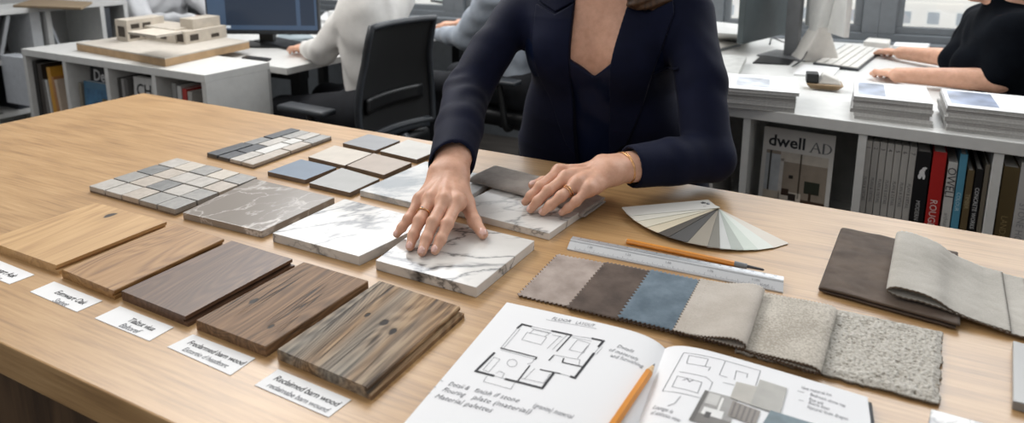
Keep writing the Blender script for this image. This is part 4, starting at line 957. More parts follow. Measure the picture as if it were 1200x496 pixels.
# architectural model on its board
mz = LZ + .035
q = [P(x, y, mz) for x, y in ((89, 50), (193, 68), (292, 48), (200, 35))]
am = thing('architectural_model', 'cream architectural model of a house on a thick tan baseboard', 'model', Vector((*q[1].xy, LZ)))
MB(am.location).prism([v_.xy for v_ in q], LZ, mz - .005, .002).build('baseboard', plain('mdf', (176, 146, 110), .7, .05), am)
MB(am.location).prism([v_.xy for v_ in q], mz - .005, mz).build('site_sheet', plain('model_board', (196, 189, 178), .6, .03), am)
mm_ = plain('model_card', (200, 191, 177), .6, .04); md = plain('model_opening', (64, 56, 48), .7)
mu = (q[1] - q[0]).normalized(); mv_ = (q[2] - q[1]).normalized()
def mblock(px, py, lu_, lv_, h, name, z=mz, openings=()):
    o_ = P(px, py, z); a_ = [o_, o_ + mu * lu_, o_ + mu * lu_ + mv_ * lv_, o_ + mv_ * lv_]
    ob = MB(am.location).prism([v_.xy for v_ in a_], z, z + h, .001).build(name, mm_, am)
    for face, s0_, s1_, z0_, z1_ in openings:
        if face == 'f': b0, d_ , n_ = o_, mu, -mv_
        else: b0, d_, n_ = o_ + mu * lu_, mv_, mu
        L_ = lu_ if face == 'f' else lv_; e = n_ * .0008
        MB(am.location).poly([b0 + d_ * (L_ * s_) + e + Vector((0, 0, z_ - 0)) for s_, z_ in ((s0_, h * z0_), (s1_, h * z0_), (s1_, h * z1_), (s0_, h * z1_))]).build('window_opening', md, ob)
    return ob
mblock(137, 47, .10, .20, .095, 'model_wing', openings=[('r', .05, .3, .12, .4), ('r', .38, .62, .12, .4), ('r', .1, .32, .58, .8), ('r', .4, .62, .58, .8), ('f', .2, .8, .2, .7)])
mblock(158, 44, .34, .16, .062, 'model_centre', openings=[('f', .1, .3, .2, .7), ('f', .4, .55, .2, .7), ('f', .65, .8, .2, .7)])
mblock(203, 50, .10, .24, .055, 'model_wing', openings=[('f', .2, .85, .15, .8), ('r', .1, .3, .2, .7), ('r', .6, .8, .2, .5)])
mblock(213, 47, .10, .16, .10, 'model_tower', openings=[('r', .1, .2, .2, .35)])
mblock(150, 40, .20, .12, .010, 'model_roof', z=mz + .083)

# ------------------------------------------------------------------ left desk and its things
LDZ = .745
ld = thing('white_desk', 'white desk behind the low cabinet with a monitor and keyboard', 'desk', (-2.4, 2.5, 0))
MB(ld.location).prism([(-3.0, 1.93), (-1.86, 1.845), (-1.79, 3.3), (-3.0, 3.3)], LDZ - .028, LDZ, .002).build('desktop', M['white'], ld)
for lx, ly in ((-2.95, 1.95), (-1.95, 1.95), (-2.95, 3.2), (-1.9, 3.2)): MB(ld.location).box(lx, ly, 0, lx + .05, ly + .05, LDZ - .028).build('leg', M['black'], ld)
MB(ld.location).box(-2.9, 2.0, LDZ - .09, -1.95, 2.06, LDZ - .028).build('rail', M['black'], ld)
t = NT('screen_ui'); M['screen'] = t.fin(lin((56, 72, 92)), .3, emis=(lin((62, 80, 104)), .55))
M['screen_dark'] = NT('screen_panel').fin(lin((30, 38, 50)), .3, emis=(lin((44, 56, 74)), .5))
M['screen_light'] = NT('screen_text').fin(lin((190, 200, 210)), .3, emis=(lin((190, 200, 210)), .6))
mb_ = P(311, 53, LDZ); scr_l, scr_r = PY(271, 30, 2.3), PY(371, 12, 2.3)
mon, scr = monitor('monitor', 'black desktop monitor showing a dark drawing program', mb_, .56, .35, .055, R(22), M['screen'])
for (x0, z0, x1, z1, mm2, nm) in ((-.18, .10, .17, .37, M['screen_dark'], 'drawing_panel'), (-.26, .085, -.16, .098, M['screen_light'], 'toolbar'), (-.08, .25, .02, .256, M['screen_light'], 'text_line'), (-.08, .238, .06, .243, M['screen_light'], 'text_line'), (.19, .10, .26, .38, M['screen_dark'], 'side_panel')):
    MB().box(x0, -.0142, z0, x1, -.0136, z1).build(nm, mm2, scr)
keyboard('black keyboard under the hand of the man in the white shirt', P(296, 50, LDZ), P(345, 61, LDZ), .13, M['black'], M['dkgrey'], z=LDZ)
slab('phone', 'black phone lying on the white desk beside the low cabinet', 'phone', [(283, 67), (313, 70.5), (318, 68), (289, 64.5)], LDZ, .008, M['black'])
def mug(label, px, py, r_, h, z=LDZ, m=M['white']):
    o = thing('mug', label, 'mug', P(px, py, z)); MB().lathe((0, 0, 0), [(r_ * .9, 0), (r_, .004), (r_, h), (r_ - .004, h), (r_ - .006, .008)], 24).build('cup', m, o, smooth=True)
    MB().tube(bez([(r_ - .002, 0, h * .75), (r_ + .022, 0, h * .7), (r_ + .024, 0, h * .4), (r_ - .002, 0, h * .25)], 6), .004, 8).build('handle', m, o, smooth=True)
mug('white mug on the desk behind the monitor', 354, 38, .052, .10)
mug('small white mug under the second row of screens', 393, 28, .04, .08)
cable('black cable curling beside the monitor stand', [P(320, 45, LDZ + .004), P(332, 34, LDZ + .004), P(340, 40, LDZ + .02), P(345, 30, LDZ + .004)])
slab('paper_stack', 'sheaf of white papers on the desk beneath the window', 'paper', [(372, 22), (400, 26), (420, 12), (390, 6)], LDZ, .02, M['paper'], .002)
slab('laptop', 'grey-blue closed laptop lying by the keyboard', 'laptop', [(325, 47), (368, 44), (360, 37), (326, 40)], LDZ, .014, plain('laptop_shell', (150, 164, 170), .4), .003)
m2, s2 = monitor('monitor', 'pale-screened monitor far back beside the window', P(525, 15, LDZ), .5, .32, .06, R(-30), NT('bright_screen').fin(lin((170, 186, 180)), .3, emis=(lin((190, 205, 196)), .8)))
m3, s3 = monitor('monitor', 'dark monitor by the hands of the person behind the model', P(268, 22, LDZ), .46, .3, .04, R(118), None)

# far shelf unit
fs = thing('shelf_unit', 'white shelf unit with binders in the far corner', 'shelf unit', (-3.72, 1.45, 0))
y0, y1, zt = 0, 1.0, .905
for zb in (.03, .345, .62, zt - .03): MB().box(-.34, y0, zb, 0, y1, zb + .026, .001).build('shelf_board', M['white'], fs)
for yb in (0, .235, .545, .835, y1 - .024): MB().box(-.34, yb, .0, -.001, yb + .024, zt - .03).build('divider', M['white'], fs)
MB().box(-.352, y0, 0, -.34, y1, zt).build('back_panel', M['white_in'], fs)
def binder(y, z, th, h, c, lab, lean=0, ring=False, name='binder'):
    o = thing(name, lab, 'binder' if name == 'binder' else 'book', (-3.73, 1.45 + y, z), 0, 'files on the far shelf unit'); o.rotation_euler = (R(lean), 0, 0)
    MB().box(-.25, 0, 0, 0, th, h, .002).build('spine_case', plain('binder_col', c, .5, .03), o)
    if ring: MB().lathe((0, 0, 0), [(.001, 0), (.012, .0006), (.014, .001), (.002, .0014)], 16).build('finger_hole', M['black'], o); o.children[-1].rotation_euler = (0, R(90), 0); o.children[-1].location = (.0005, th / 2, h * .22)
for a in ((.262, .646, .02, .24, (42, 44, 48), 'black file leaning on the middle shelf', -14), (.30, .646, .018, .235, (150, 152, 154), 'grey file leaning on the middle shelf', -16), (.47, .646, .05, .235, (206, 208, 210), 'wide white binder on the middle shelf', 0), (.60, .646, .012, .22, (186, 190, 196), 'thin pale file leaning in the last bay', 14), (.865, .646, .03, .22, (70, 74, 80), 'dark grey file at the end of the shelf', 0)): binder(*a)
binder(.27, .371, .075, .235, (200, 204, 210), 'white ring binder with round finger hole on the lower shelf', 0, True)
binder(.36, .371, .06, .235, (52, 56, 62), 'charcoal binder beside the white ring binder', 0)
binder(.05, .371, .06, .22, (176, 178, 180), 'grey binder at the dark end of the lower shelf', 0)
slab('cork_board', 'tan flat board lying on top of the far shelf unit', 'board', [(15, 6), (95, 9), (108, 2), (40, -2)], zt - .004, .012, plain('cork', (150, 130, 104), .8), .002)
# ------------------------------------------------------------------ people
V3 = lambda *a: np.array(a, float)
SK = skin('skin', (206, 157, 131), (224, 176, 150)); SK2 = skin('skin_shade', (188, 138, 112), (206, 156, 130))
M['nail'] = plain('nail', (232, 188, 174), .18, .02, spec=.6)
def hair_mat(n, a, b_):
    t = NT(n); f = t.noise(t.map(t.obj(), (130, 130, 9)), 1.0, 3, .6); t.bump(f, .5, .002); return t.fin(t.ramp(f, [(.3, a), (.7, b_)]), .45)
def head(s, f, c, fwd, up, sc=1.0, k=.012):
    """skull, face, nose, mouth, eye sockets and ears into field f; c = head centre"""
    fw, up = Vector(fwd).normalized(), Vector(up); rt = fw.cross(up).normalized(); up = rt.cross(fw).normalized()
    Rm = np.array([rt, fw, up]).T; L = lambda x, y, z: np.array(Vector(c) + (rt * x + fw * y + up * z) * sc)
    e = lambda p, r, kk=k, sub=False: s.ell(f, L(*p), tuple(v * sc for v in r), kk, Rm, sub)
    e((0, -.012, .03), (.074, .092, .085)); e((0, .028, -.035), (.058, .062, .075), .03); e((0, .062, -.088), (.026, .026, .022), .025)
    e((.034, .062, -.018), (.026, .022, .022), .02); e((-.034, .062, -.018), (.026, .022, .022), .02)
    e((0, .084, .012), (.056, .016, .014), .02)
    for sd in (-1, 1): e((sd * .031, .094, -.004), (.017, .014, .011), .012, True)
    for sd in (-1, 1): e((sd * .031, .079, -.004), (.0125, .0125, .0125), .002)
    s.cone(f, L(0, .088, .0), L(0, .104, -.034), .007 * sc, .011 * sc, .012); 
    for sd in (-1, 1): e((sd * .011, .097, -.037), (.008, .008, .007), .006)
    e((0, .088, -.060), (.022, .010, .006), .006); e((0, .087, -.069), (.019, .010, .006), .006); e((0, .1, -.0645), (.02, .007, .0016), .003, True)
    for sd in (-1, 1): e((sd * .076, -.008, -.008), (.008, .018, .031), .006)
def eyes(parent, c, fwd, up, off, sc=1.0):
    fw, up = Vector(fwd).normalized(), Vector(up); rt = fw.cross(up).normalized(); up = rt.cross(fw).normalized()
    for sd in (-1, 1):
        p = Vector(c) + (rt * sd * .031 + fw * .0895 + up * -.006) * sc
        MB(off).lathe(p, [(.0005, -.004), (.004, -.003), (.005, 0), (.004, .003), (.0005, .004)], 10).build('iris', M['black'], parent, smooth=True)
# ---- detailed hand
def hand_field(s, f, fingers, wrist, palm_n, fore, wr=(.027, .019)):
    """fingers: list of (points, radii); f receives palm + fingers + forearm. palm_n = unit vector out of the back of the hand"""
    n = np.array(palm_n, float); pal = s.full(); W = np.array(wrist, float)
    side = np.cross(n, np.array(fingers[1][0][0]) - W); side /= np.linalg.norm(side)
    for pts, rs in fingers[:4]:
        m = np.array(pts[0]); a = W + side * float((m - W) @ side) * .42
        s.cone(pal, a - n * .003, m - n * .004, wr[1] * .86, rs[0] * 1.20, .016, (n, .80))
    ms = [np.array(p[0][0]) for p in fingers[:4]]
    for a, b_ in zip(ms, ms[1:]): s.cone(pal, (a * .72 + W * .28) - n * .006, (b_ * .72 + W * .28) - n * .006, .0125, .0125, .014)
    tp = fingers[4][0]; s.cone(pal, np.array(tp[0]), np.array(tp[1]), .0135, .0118, .018)
    th = s.full(); s.chain(th, [np.array(p) for p in tp[1:]], fingers[4][1][1:], .003)
    s.ell(th, np.array(tp[2]) + n * .001, (.0098,) * 3, .006)
    s.cone(pal, W + side * wr[0] * .38, np.array(fore) + side * wr[0] * .45, wr[1], wr[1] * 1.25, .02); s.cone(pal, W - side * wr[0] * .38, np.array(fore) - side * wr[0] * .45, wr[1], wr[1] * 1.25, .02)
    s.ell(pal, W - side * wr[0] * .85 + n * .009, (.008, .008, .008), .012)            # ulna knob
    out = s.smin(pal, th, .010)
    for pts, rs in fingers[:4]:
        g_ = s.full(); pts = [np.array(p) for p in pts]; s.chain(g_, pts, rs, .002)
        for q, r_ in ((pts[1], rs[1]), (pts[2], rs[2])): s.ell(g_, q + n * .0007, (r_ * 1.0,) * 3, .005)   # knuckles
        s.ell(g_, pts[0] + n * .0014, (rs[0] * .92,) * 3, .014)
        gg = s.smin(pal, g_, .009); out = np.minimum(out, gg)
        a = W + n * (wr[1] * .70); s.cone(out, a + (pts[0] - a) * .30 , pts[0] + n * rs[0] * .72, .0022, .0030, .010)      # tendon
    f[:] = np.minimum(f, out)
def nails(parent, off, fingers, n, size=1.0):
    n0 = Vector(n)
    for idx, (pts, rs) in enumerate(fingers):
        a, b_ = Vector(pts[-2]), Vector(pts[-1]); d = (b_ - a).normalized(); nn = n0 if idx < 4 else (n0 + Vector(RT) * .0).normalized()
        nn = (nn - d * nn.dot(d)).normalized(); sd = d.cross(nn); r_ = rs[-1] * size; w_ = r_ * .80; L_ = r_ * 1.55; c = b_ + d * r_ * .30
        b = MB(off)
        def fn(u, v):
            x = (u - .5) * 2; y = v; ww = w_ * (1 - .25 * max(0, y - .7) / .3 * 1.0) * (1 - .35 * max(0, .25 - y) / .25)
            ang_ = x * .95; rad = r_ * 1.0
            return c + sd * (math.sin(ang_) * ww / .82) + nn * (math.cos(ang_) * rad * .98 - (y ** 3) * rad * .42 + .0009) + d * ((y - .62) * L_ * 1.0 - x * x * .0012 * (1 if y > .5 else -1))
        b.grid(fn, 8, 8); o = b.build('fingernail', M['nail'], parent, smooth=True)

# ================================================================= main figure
WO = Vector((-.43, 1.42, 0))
wm = thing('person', 'woman in navy blazer and satin top touching the marble tile, face above the photo', 'person', WO)
T_ = TZ + .0155
rad4 = [[.0102, .0093, .0082, .0068], [.0104, .0095, .0084, .0070], [.0101, .0092, .0081, .0067], [.0090, .0080, .0070, .0059]]
def fp(base, *a): return [tuple(P(x, y, base + z)) for x, y, z in a]
RH = [(fp(T_, (536, 237, .046), (524, 263, .031), (516.5, 281, .017), (510, 293.5, .0078)), rad4[0]),
      (fp(T_, (521, 235.5, .050), (507.5, 261, .034), (500, 280, .018), (494.5, 295, .0078)), rad4[1]),
      (fp(T_, (505, 234, .047), (491.5, 259, .031), (484.5, 276, .017), (480.5, 289, .0075)), rad4[2]),
      (fp(T_, (492, 234.5, .041), (478.5, 257, .024), (471, 267, .014), (465, 274.5, .0068)), rad4[3]),
      (fp(T_, (539, 214, .054), (547, 238, .032), (556, 260, .016), (566, 274.5, .0085)), [.0135, .0118, .0104, .0082])]
RW = P(527, 203, T_ + .064); RF = P(531, 176, T_ + .092)
ER, EL = V3(-.655, 1.165, .915), V3(-.150, 1.225, .822); RF = RW + (Vector(ER) - RW).normalized() * .085
rn = np.array(((Vector(RH[1][0][0]) - RW).cross(Vector(RH[3][0][0]) - Vector(RH[0][0][0]))).normalized())
if rn[2] < 0: rn = -rn
LB_ = TZ + .0125
LH = [(fp(LB_, (655, 201, .048), (633, 219, .038), (622, 230, .024), (615.5, 237, .0105)), rad4[0]),
      (fp(LB_, (663, 208.5, .051), (642.5, 224, .038), (630, 236, .023), (622, 245.5, .0082)), rad4[1]),
      (fp(LB_, (676.5, 215.5, .048), (657.5, 230.5, .034), (645, 241, .020), (636, 248.5, .0080)), rad4[2]),
      (fp(LB_, (690, 221.5, .043), (675, 236.5, .028), (666, 244, .017), (658.5, 249.5, .0072)), rad4[3]),
      (fp(LB_, (692, 197, .040), (655, 210, .030), (636, 214, .027), (624, 217, .0255)), [.013, .0112, .0100, .0080])]
LW_ = P(711, 199, LB_ + .056); LF = P(750, 204, LB_ + .052); LF = LW_ + (Vector(EL) - LW_).normalized() * .09
ln_ = np.array(((Vector(LH[1][0][0]) - LW_).cross(Vector(LH[3][0][0]) - Vector(LH[0][0][0]))).normalized())
if ln_[2] < 0: ln_ = -ln_
pieces = []
for H_, W_, n_, F_, wr in ((RH, RW, rn, RF, (.0285, .0205)), (LH, LW_, ln_, LF, (.027, .0205))):
    allp = np.array([p for pts, _ in H_ for p in pts] + [tuple(W_), tuple(F_)])
    s = SDF(allp.min(0) - .04, allp.max(0) + .04, .00125); f = s.full(); hand_field(s, f, H_, W_, n_, F_, wr); pieces.append(s.mesh(f))
SR, SL = V3(-.640, 1.385, 1.075), V3(-.222, 1.385, 1.085)
ER, EL = V3(-.655, 1.165, .915), V3(-.150, 1.225, .822)
HC = V3(-.42, 1.335, 1.315)
# torso profile: z, centre y, half width, half depth
TP = [(.50, 1.56, .19, .13), (.62, 1.54, .185, .135), (.75, 1.485, .165, .125), (.85, 1.455, .155, .118), (.95, 1.435, .160, .116), (1.05, 1.425, .172, .112), (1.11, 1.42, .165, .092), (1.16, 1.42, .12, .062)]
def column(s, prof, cx=-.43, p=2.35, zlo=None, zhi=None):
    X, Y, Z = s.xyz(); zz = np.array([q[0] for q in prof]); ip = lambda i: np.interp(Z, zz, [q[i] for q in prof]).astype(np.float32)
    hw, hd, yc = ip(2), ip(3), ip(1); k = (np.abs((X - cx) / hw) ** p + np.abs((Y - yc) / hd) ** p) ** (1 / p)
    d = (k - 1) * np.minimum(hw, hd); d = np.maximum(d, Z - (zhi if zhi is not None else zz[-1])); return np.maximum(d, (zlo if zlo is not None else zz[0]) - Z).astype(np.float32)
def upper(s, f, gr):
    """chest, shoulders, upper arms grown by gr"""
    t_ = column(s, [(z, y, w_ + gr, d + gr) for z, y, w_, d in TP], zlo=.5 - gr, zhi=1.15 + gr)
    f[:] = s.smin(f, t_, .03)
    for sd in (-1, 1): s.ell(f, (-.43 + sd * .078, 1.345, .985), (.068 + gr, .062 + gr, .066 + gr), .05)
    s.cone(f, SR + V3(.05, .02, -.015), SL + V3(-.05, .02, -.02), .058 + gr, .058 + gr, .06)
s = SDF((-.75, 1.10, .45), (-.08, 1.66, 1.47), .004); f = s.full(); upper(s, f, 0)
s.chain(f, [SR + V3(.02, .01, -.01), ER, np.array(RF)], [.044, .030, .024], .03); s.chain(f, [SL + V3(-.02, .01, -.01), EL, np.array(LF)], [.044, .030, .024], .03)
s.cone(f, V3(-.43, 1.425, 1.10), V3(-.424, 1.385, 1.23), .058, .050, .045)
s.cone(f, V3(-.50, 1.355, 1.118), V3(-.44, 1.34, 1.108), .010, .008, .02); s.cone(f, V3(-.36, 1.355, 1.118), V3(-.42, 1.34, 1.108), .010, .008, .02)    # collar bones
head(s, f, HC, (.16, -1, -.42), (0, -.35, 1))
pieces.append(s.mesh(f))
for sd in (-1, 1):   # lower legs end in the trousers
    pass
body = link('body', mesh_from('body', pieces, WO, 2), SK, wm, smooth=True)
nails(wm, WO, RH, rn); nails(wm, WO, LH, ln_); eyes(wm, HC, (.16, -1, -.42), (0, -.35, 1), WO)
def ring(name, c, axis, r_, th, n=28, m=None, flat=1.0, upv=None):
    axis = Vector(axis).normalized(); u = (Vector(upv) if upv is not None else Vector((0, 0, 1))); u = (u - axis * u.dot(axis)).normalized(); w_ = axis.cross(u)
    pts = [Vector(c) + (u * math.cos(2 * math.pi * k / n) * flat + w_ * math.sin(2 * math.pi * k / n)) * r_ for k in range(n + 1)]
    return MB(WO).tube(pts, th, 8, False).build(name, m or M['gold'], wm, smooth=True)
a, b_ = Vector(RH[2][0][0]), Vector(RH[2][0][1]); c = a.lerp(b_, .66); rg = ring('finger_ring', c, b_ - a, .0106, .0011)
MB(WO).lathe(c + Vector(rn) * .0112, [(.0002, -.001), (.0018, 0), (.0012, .0012), (.0002, .0016)], 8).build('stone', M['metal'], rg)
rg.children[-1].location = (0, 0, 0)
a, b_ = Vector(LH[2][0][0]), Vector(LH[2][0][1]); ring('finger_ring', a.lerp(b_, .56), b_ - a, .0110, .0012); ring('finger_ring', a.lerp(b_, .66), b_ - a, .0107, .0009)
bx = (LF - LW_).normalized(); ring('bracelet', LW_ + bx * .036, bx + Vector((.15, .25, 0)), .0335, .0013, 40, flat=.80, upv=ln_); ring('bracelet', LW_ + bx * .041, bx + Vector((.2, .1, 0)), .0340, .0010, 40, flat=.80, upv=ln_)
# ---- blazer
NAVY = cloth_mat('navy_wool', (12, 16, 34), (18, 23, 46), 9, 1500, .72, .05, .25, 0.0, .12)
SATIN = NT('navy_satin'); SATIN.bump(SATIN.noise(SATIN.map(SATIN.obj(), (1, 1, .45)), 13, 2, .5, .5), .5, .02); SATIN = SATIN.fin(lin((19, 27, 51)), .36, sheen=.0, spec=.18)
BP = [(.52, 1.57, .235, .165), (.62, 1.545, .245, .165), (.74, 1.485, .235, .145), (.82, 1.455, .205, .136), (.90, 1.44, .180, .130), (1.0, 1.43, .180, .130), (1.07, 1.425, .190, .122), (1.12, 1.42, .178, .098), (1.17, 1.42, .125, .068)]
def folds(s, sl=None):
    X, Y, Z = s.xyz(); return X, Y, Z
def blazer_outer(s, gr):
    f = column(s, [(z, y, w_ + gr, d + gr) for z, y, w_, d in BP], zlo=.54 - gr, zhi=1.165 + gr)
    for sd in (-1, 1): s.ell(f, (-.43 + sd * .080, 1.343, .985), (.072 + gr, .068 + gr, .075 + gr), .05)
    s.cone(f, SR + V3(.05, .02, -.008), SL + V3(-.05, .02, -.008), .062 + gr, .062 + gr, .06)
    arms = s.full()
    RWn, LWn = np.array(RW), np.array(LW_)
    rc = RWn + (np.array(RF) - RWn) * .30; lc_ = LWn + (np.array(LF) - LWn) * .56
    s.chain(arms, [SR + V3(.012, .012, -.006), SR * .5 + ER * .5, ER, ER * .45 + rc * .55, rc - (np.array(RF) - RWn) * .3], [.058 + gr, .050 + gr, .0485 + gr, .0455 + gr, .0405 + gr], .012)
    s.chain(arms, [SL + V3(-.012, .012, -.006), SL * .5 + EL * .5, EL, EL * .5 + lc_ * .5, lc_ - (np.array(LF) - LWn) * .3], [.058 + gr, .050 + gr, .047 + gr, .043 + gr, .0385 + gr], .012)
    f = s.smin(f, arms, .022); return f, rc, lc_
s = SDF((-.78, .84, .50), (-.06, 1.76, 1.26), .0034)
fo, rc, lc_ = blazer_outer(s, 0.0); X, Y, Z = s.xyz()
def dist_pt(c): return np.sqrt((X - c[0]) ** 2 + (Y - c[1]) ** 2 + (Z - c[2]) ** 2)
# sleeve creases near the elbows, soft drag lines on the body
arm_r = np.exp(-(dist_pt(ER + V3(0, -.04, -.01)) / .13) ** 2); arm_l = np.exp(-(dist_pt(EL + V3(.0, .02, .06)) / .13) ** 2)
def crease(q, f1, sharp=3): return (np.abs(np.sin(q * f1)) ** sharp)
wv = .012 * np.sin(X * 31 + Z * 23) + .010 * np.sin(Y * 37 + 2)
md = .5 + .5 * np.sin(X * 55 + 1.3 * np.sin(Z * 40) + Y * 33)
fo = fo + .0042 * arm_r * md * crease(Y * .75 + Z * .62 - X * .55 + wv * 1.6, 47, 2) + .0046 * arm_l * md * crease(Z * .8 + Y * .45 + X * .6 + wv * 1.6, 45, 2) - .0015 * (arm_r + arm_l)
fo = fo + .0022 * np.sin(Z * 34 + X * 21 + 1.5 * np.sin(Y * 19)) * np.exp(-((Y - 1.3) / .18) ** 2)
f = fo
hol = s.full(); RWn, RFn, LWn, LFn = [np.array(q) for q in (RW, RF, LW_, LF)]
s.cone(hol, RWn, RFn - (RWn - RFn) * .1, .0375, .034, 0); s.cone(hol, LWn, LFn - (LWn - LFn) * .1, .0345, .0325, 0); f = np.maximum(f, -hol)
# cuffs: open ends
dr = np.array((RW - RF).normalized()); dl = np.array((LW_ - LF).normalized())
drc = dr * .80 + V3(.30, 0, .25); drc /= np.linalg.norm(drc)
f = np.where(dist_pt(rc) < .10, np.maximum(f, (X - rc[0]) * drc[0] + (Y - rc[1]) * drc[1] + (Z - rc[2]) * drc[2]), f)
f = np.where((dist_pt(lc_) < .10) & (Y < 1.22) & (Z < .90), np.maximum(f, (X - lc_[0]) * dl[0] + (Y - lc_[1]) * dl[1] + (Z - lc_[2]) * dl[2]), f)
# front opening between the lapels, neck hole, hem
YF = 1.30
op = [PY(x, y, YF) for x, y in ((671, -40), (670, 0), (670, 90), (668, 190), (708, 186), (712, 126), (719, 73), (734, 0), (744, -40))]
lz = [op[3].z, op[2].z, op[1].z, op[0].z]; lx = [op[3].x, op[2].x, op[1].x, op[0].x]; rz = [op[4].z, op[5].z, op[6].z, op[7].z, op[8].z]; rx = [op[4].x, op[5].x, op[6].x, op[7].x, op[8].x]
xl, xr = np.interp(Z, lz, lx), np.interp(Z, rz, rx)
gap = np.maximum(np.maximum(xl - X, X - xr), Y - 1.43)
f = np.maximum(f, -gap)
s.ell(f, (-.43, 1.41, 1.19), (.088, .085, .075), .0, None, True) if False else None
nk = np.sqrt(((X + .43) / .082) ** 2 + ((Y - 1.40) / .085) ** 2 + ((Z - 1.175) / .07) ** 2); f = np.maximum(f, -((nk - 1) * .07).astype(np.float32))
f = np.maximum(f, .56 - Z)
blz = link('blazer', mesh_from('blazer', [s.mesh(f.astype(np.float32))], WO, 2), NAVY, wm, smooth=True)
# lapels: thin leaves lying on the blazer front
def lapel(px, th0, th1, name='lapel'):
    pl = [PY(x, y, YF) for x, y in px]; pv = np.array([(p.x, p.z) for p in pl])
    s2 = SDF((min(pv[:, 0]) - .03, 1.17, min(pv[:, 1]) - .02), (max(pv[:, 0]) + .03, 1.42, min(1.2, max(pv[:, 1]) + .02)), .0022)
    a_, _, _ = blazer_outer(s2, th1); b2, _, _ = blazer_outer(s2, th0); X, Y, Z = s2.xyz(); sh = np.maximum(a_, -b2)
    # 2-D polygon distance in the front view
    d = np.full((s2.n[0], 1, s2.n[2]), 1e9, np.float32); ins_ = np.zeros((s2.n[0], 1, s2.n[2]), bool); n = len(pv)
    for i in range(n):
        ax_, az_ = pv[i]; bx_, bz_ = pv[(i + 1) % n]; ex, ez = bx_ - ax_, bz_ - az_
        t_ = np.clip(((X - ax_) * ex + (Z - az_) * ez) / (ex * ex + ez * ez + 1e-12), 0, 1); d = np.minimum(d, np.hypot(X - ax_ - t_ * ex, Z - az_ - t_ * ez))
        cond = ((az_ > Z) != (bz_ > Z)) & (X < (bx_ - ax_) * (Z - az_) / (bz_ - az_ + 1e-12) + ax_); ins_ ^= cond
    sd = np.where(ins_, -d, d); sh = np.maximum(np.maximum(sh, sd), Y - 1.41)
    return link(name, mesh_from(name, [s2.mesh(sh.astype(np.float32))], WO, 1), NAVY, blz, smooth=True)
lapel([(668.5, 188), (659, 176), (637, 100), (627, 46), (624, 5), (650, 17), (671, 4), (671, 60), (670, 120)], .0005, .0072)
lapel([(709, 188), (713, 126), (720, 73), (734, 3), (756, 16), (785, 2), (787, 18), (764, 88), (745, 140), (730, 174)], .0005, .0072)
lapel([(671, 2), (650, 14), (626, 2), (636, -50), (668, -50)], .0005, .0042, 'collar'); lapel([(735, 1), (757, 13), (783, -1), (770, -50), (738, -50)], .0005, .0042, 'collar')
lapel([(757, 207 - 118), (797, 76), (797, 79.5), (758, 93)], .0002, .0032, 'breast_pocket')
# satin top under the blazer
s = SDF((-.66, 1.2, .56), (-.20, 1.62, 1.12), .0034); f = s.full(); upper(s, f, .0085); X, Y, Z = s.xyz()
vt = [PY(x, y, YF - .006) for x, y in ((650, 42), (670, 71), (694, 90), (719, 73), (745, 40))]
f = np.maximum(f, Z - np.interp(X, [p.x for p in vt], [p.z for p in vt])); f = np.maximum(f, .58 - Z)
f = f + .0016 * np.sin(X * 60 + Z * 34 + 1.2 * np.sin(Z * 30))
link('satin_top', mesh_from('satin_top', [s.mesh(f.astype(np.float32))], WO, 2), SATIN, wm, smooth=True)
# trousers, shoes (below the table)
NT_ = plain('dark_trousers', (22, 25, 38), .8)
s = SDF((-.75, .95, .0), (-.12, 1.75, .68), .008); f = s.full(); sh_ = s.full()
for sd in (-1, 1):
    s.chain(f, [V3(-.43 + sd * .085, 1.55, .57), V3(-.43 + sd * .10, 1.16, .555), V3(-.43 + sd * .10, 1.20, .10)], [.095, .07, .048], .03); s.cone(sh_, V3(-.43 + sd * .10, 1.21, .040), V3(-.43 + sd * .11, 1.05, .028), .038, .028)
s.ell(f, (-.43, 1.56, .585), (.19, .135, .12), .05)
link('trousers', mesh_from('trousers', [s.mesh(f)], WO, 1), NT_, wm, smooth=True)
X, Y, Z = s.xyz(); sh_ = np.maximum(sh_, .002 - Z); link('shoes', mesh_from('shoes', [s.mesh(sh_)], WO, 1), M['black'], wm, smooth=True)
# hair
HB = hair_mat('brown_hair', (44, 30, 22), (96, 70, 48))
s = SDF((-.62, 1.16, 1.06), (-.20, 1.56, 1.46), .0036); f = s.full()
s.ell(f, HC + V3(-.008, .030, .038), (.090, .104, .092), .01)
for (dx, n_) in ((.085, 5), (-.085, 4)):
    for k in range(n_):
        o_ = V3(dx * (1 - .12 * k), .01 + .022 * k, 0); sw = np.sign(dx)
        pts = [HC + o_ * V3(.9, 1, 1) + V3(0, -.01, .03), HC + o_ + V3(sw * .012, .0, -.07), HC + o_ + V3(sw * .03, -.02 + .01 * k, -.14)]
        if dx > 0: pts += [np.array(PY(744 + 9 * k, 2, 1.30 + .012 * k)), np.array(PY(752 + 7 * k, 12 - abs(k - 2) * 3, 1.30 + .012 * k))]
        else: pts += [HC + o_ + V3(-.01, .03, -.19)]
        s.chain(f, pts, [.03, .026, .021, .016, .006][:len(pts)], .008)
X, Y, Z = s.xyz(); f = f + .0022 * np.sin(120 * X + 40 * Y + 26 * np.sin(Z * 14)); fc = s.full()
s.ell(fc, HC + V3(.012, -.10, -.03), (.062, .075, .095), 0); f = np.maximum(f, -fc)
link('hair', mesh_from('hair', [s.mesh(f.astype(np.float32))], WO, 1), HB, wm, smooth=True)
st = thing('stool', 'grey stool beneath the woman in the navy blazer', 'stool', (-.43, 1.60, 0))
MB().lathe((0, 0, 0), [(.01, .405), (.17, .41), (.185, .43), (.18, .455), (.01, .46)], 28).build('seat', M['dkgrey'], st, smooth=True)
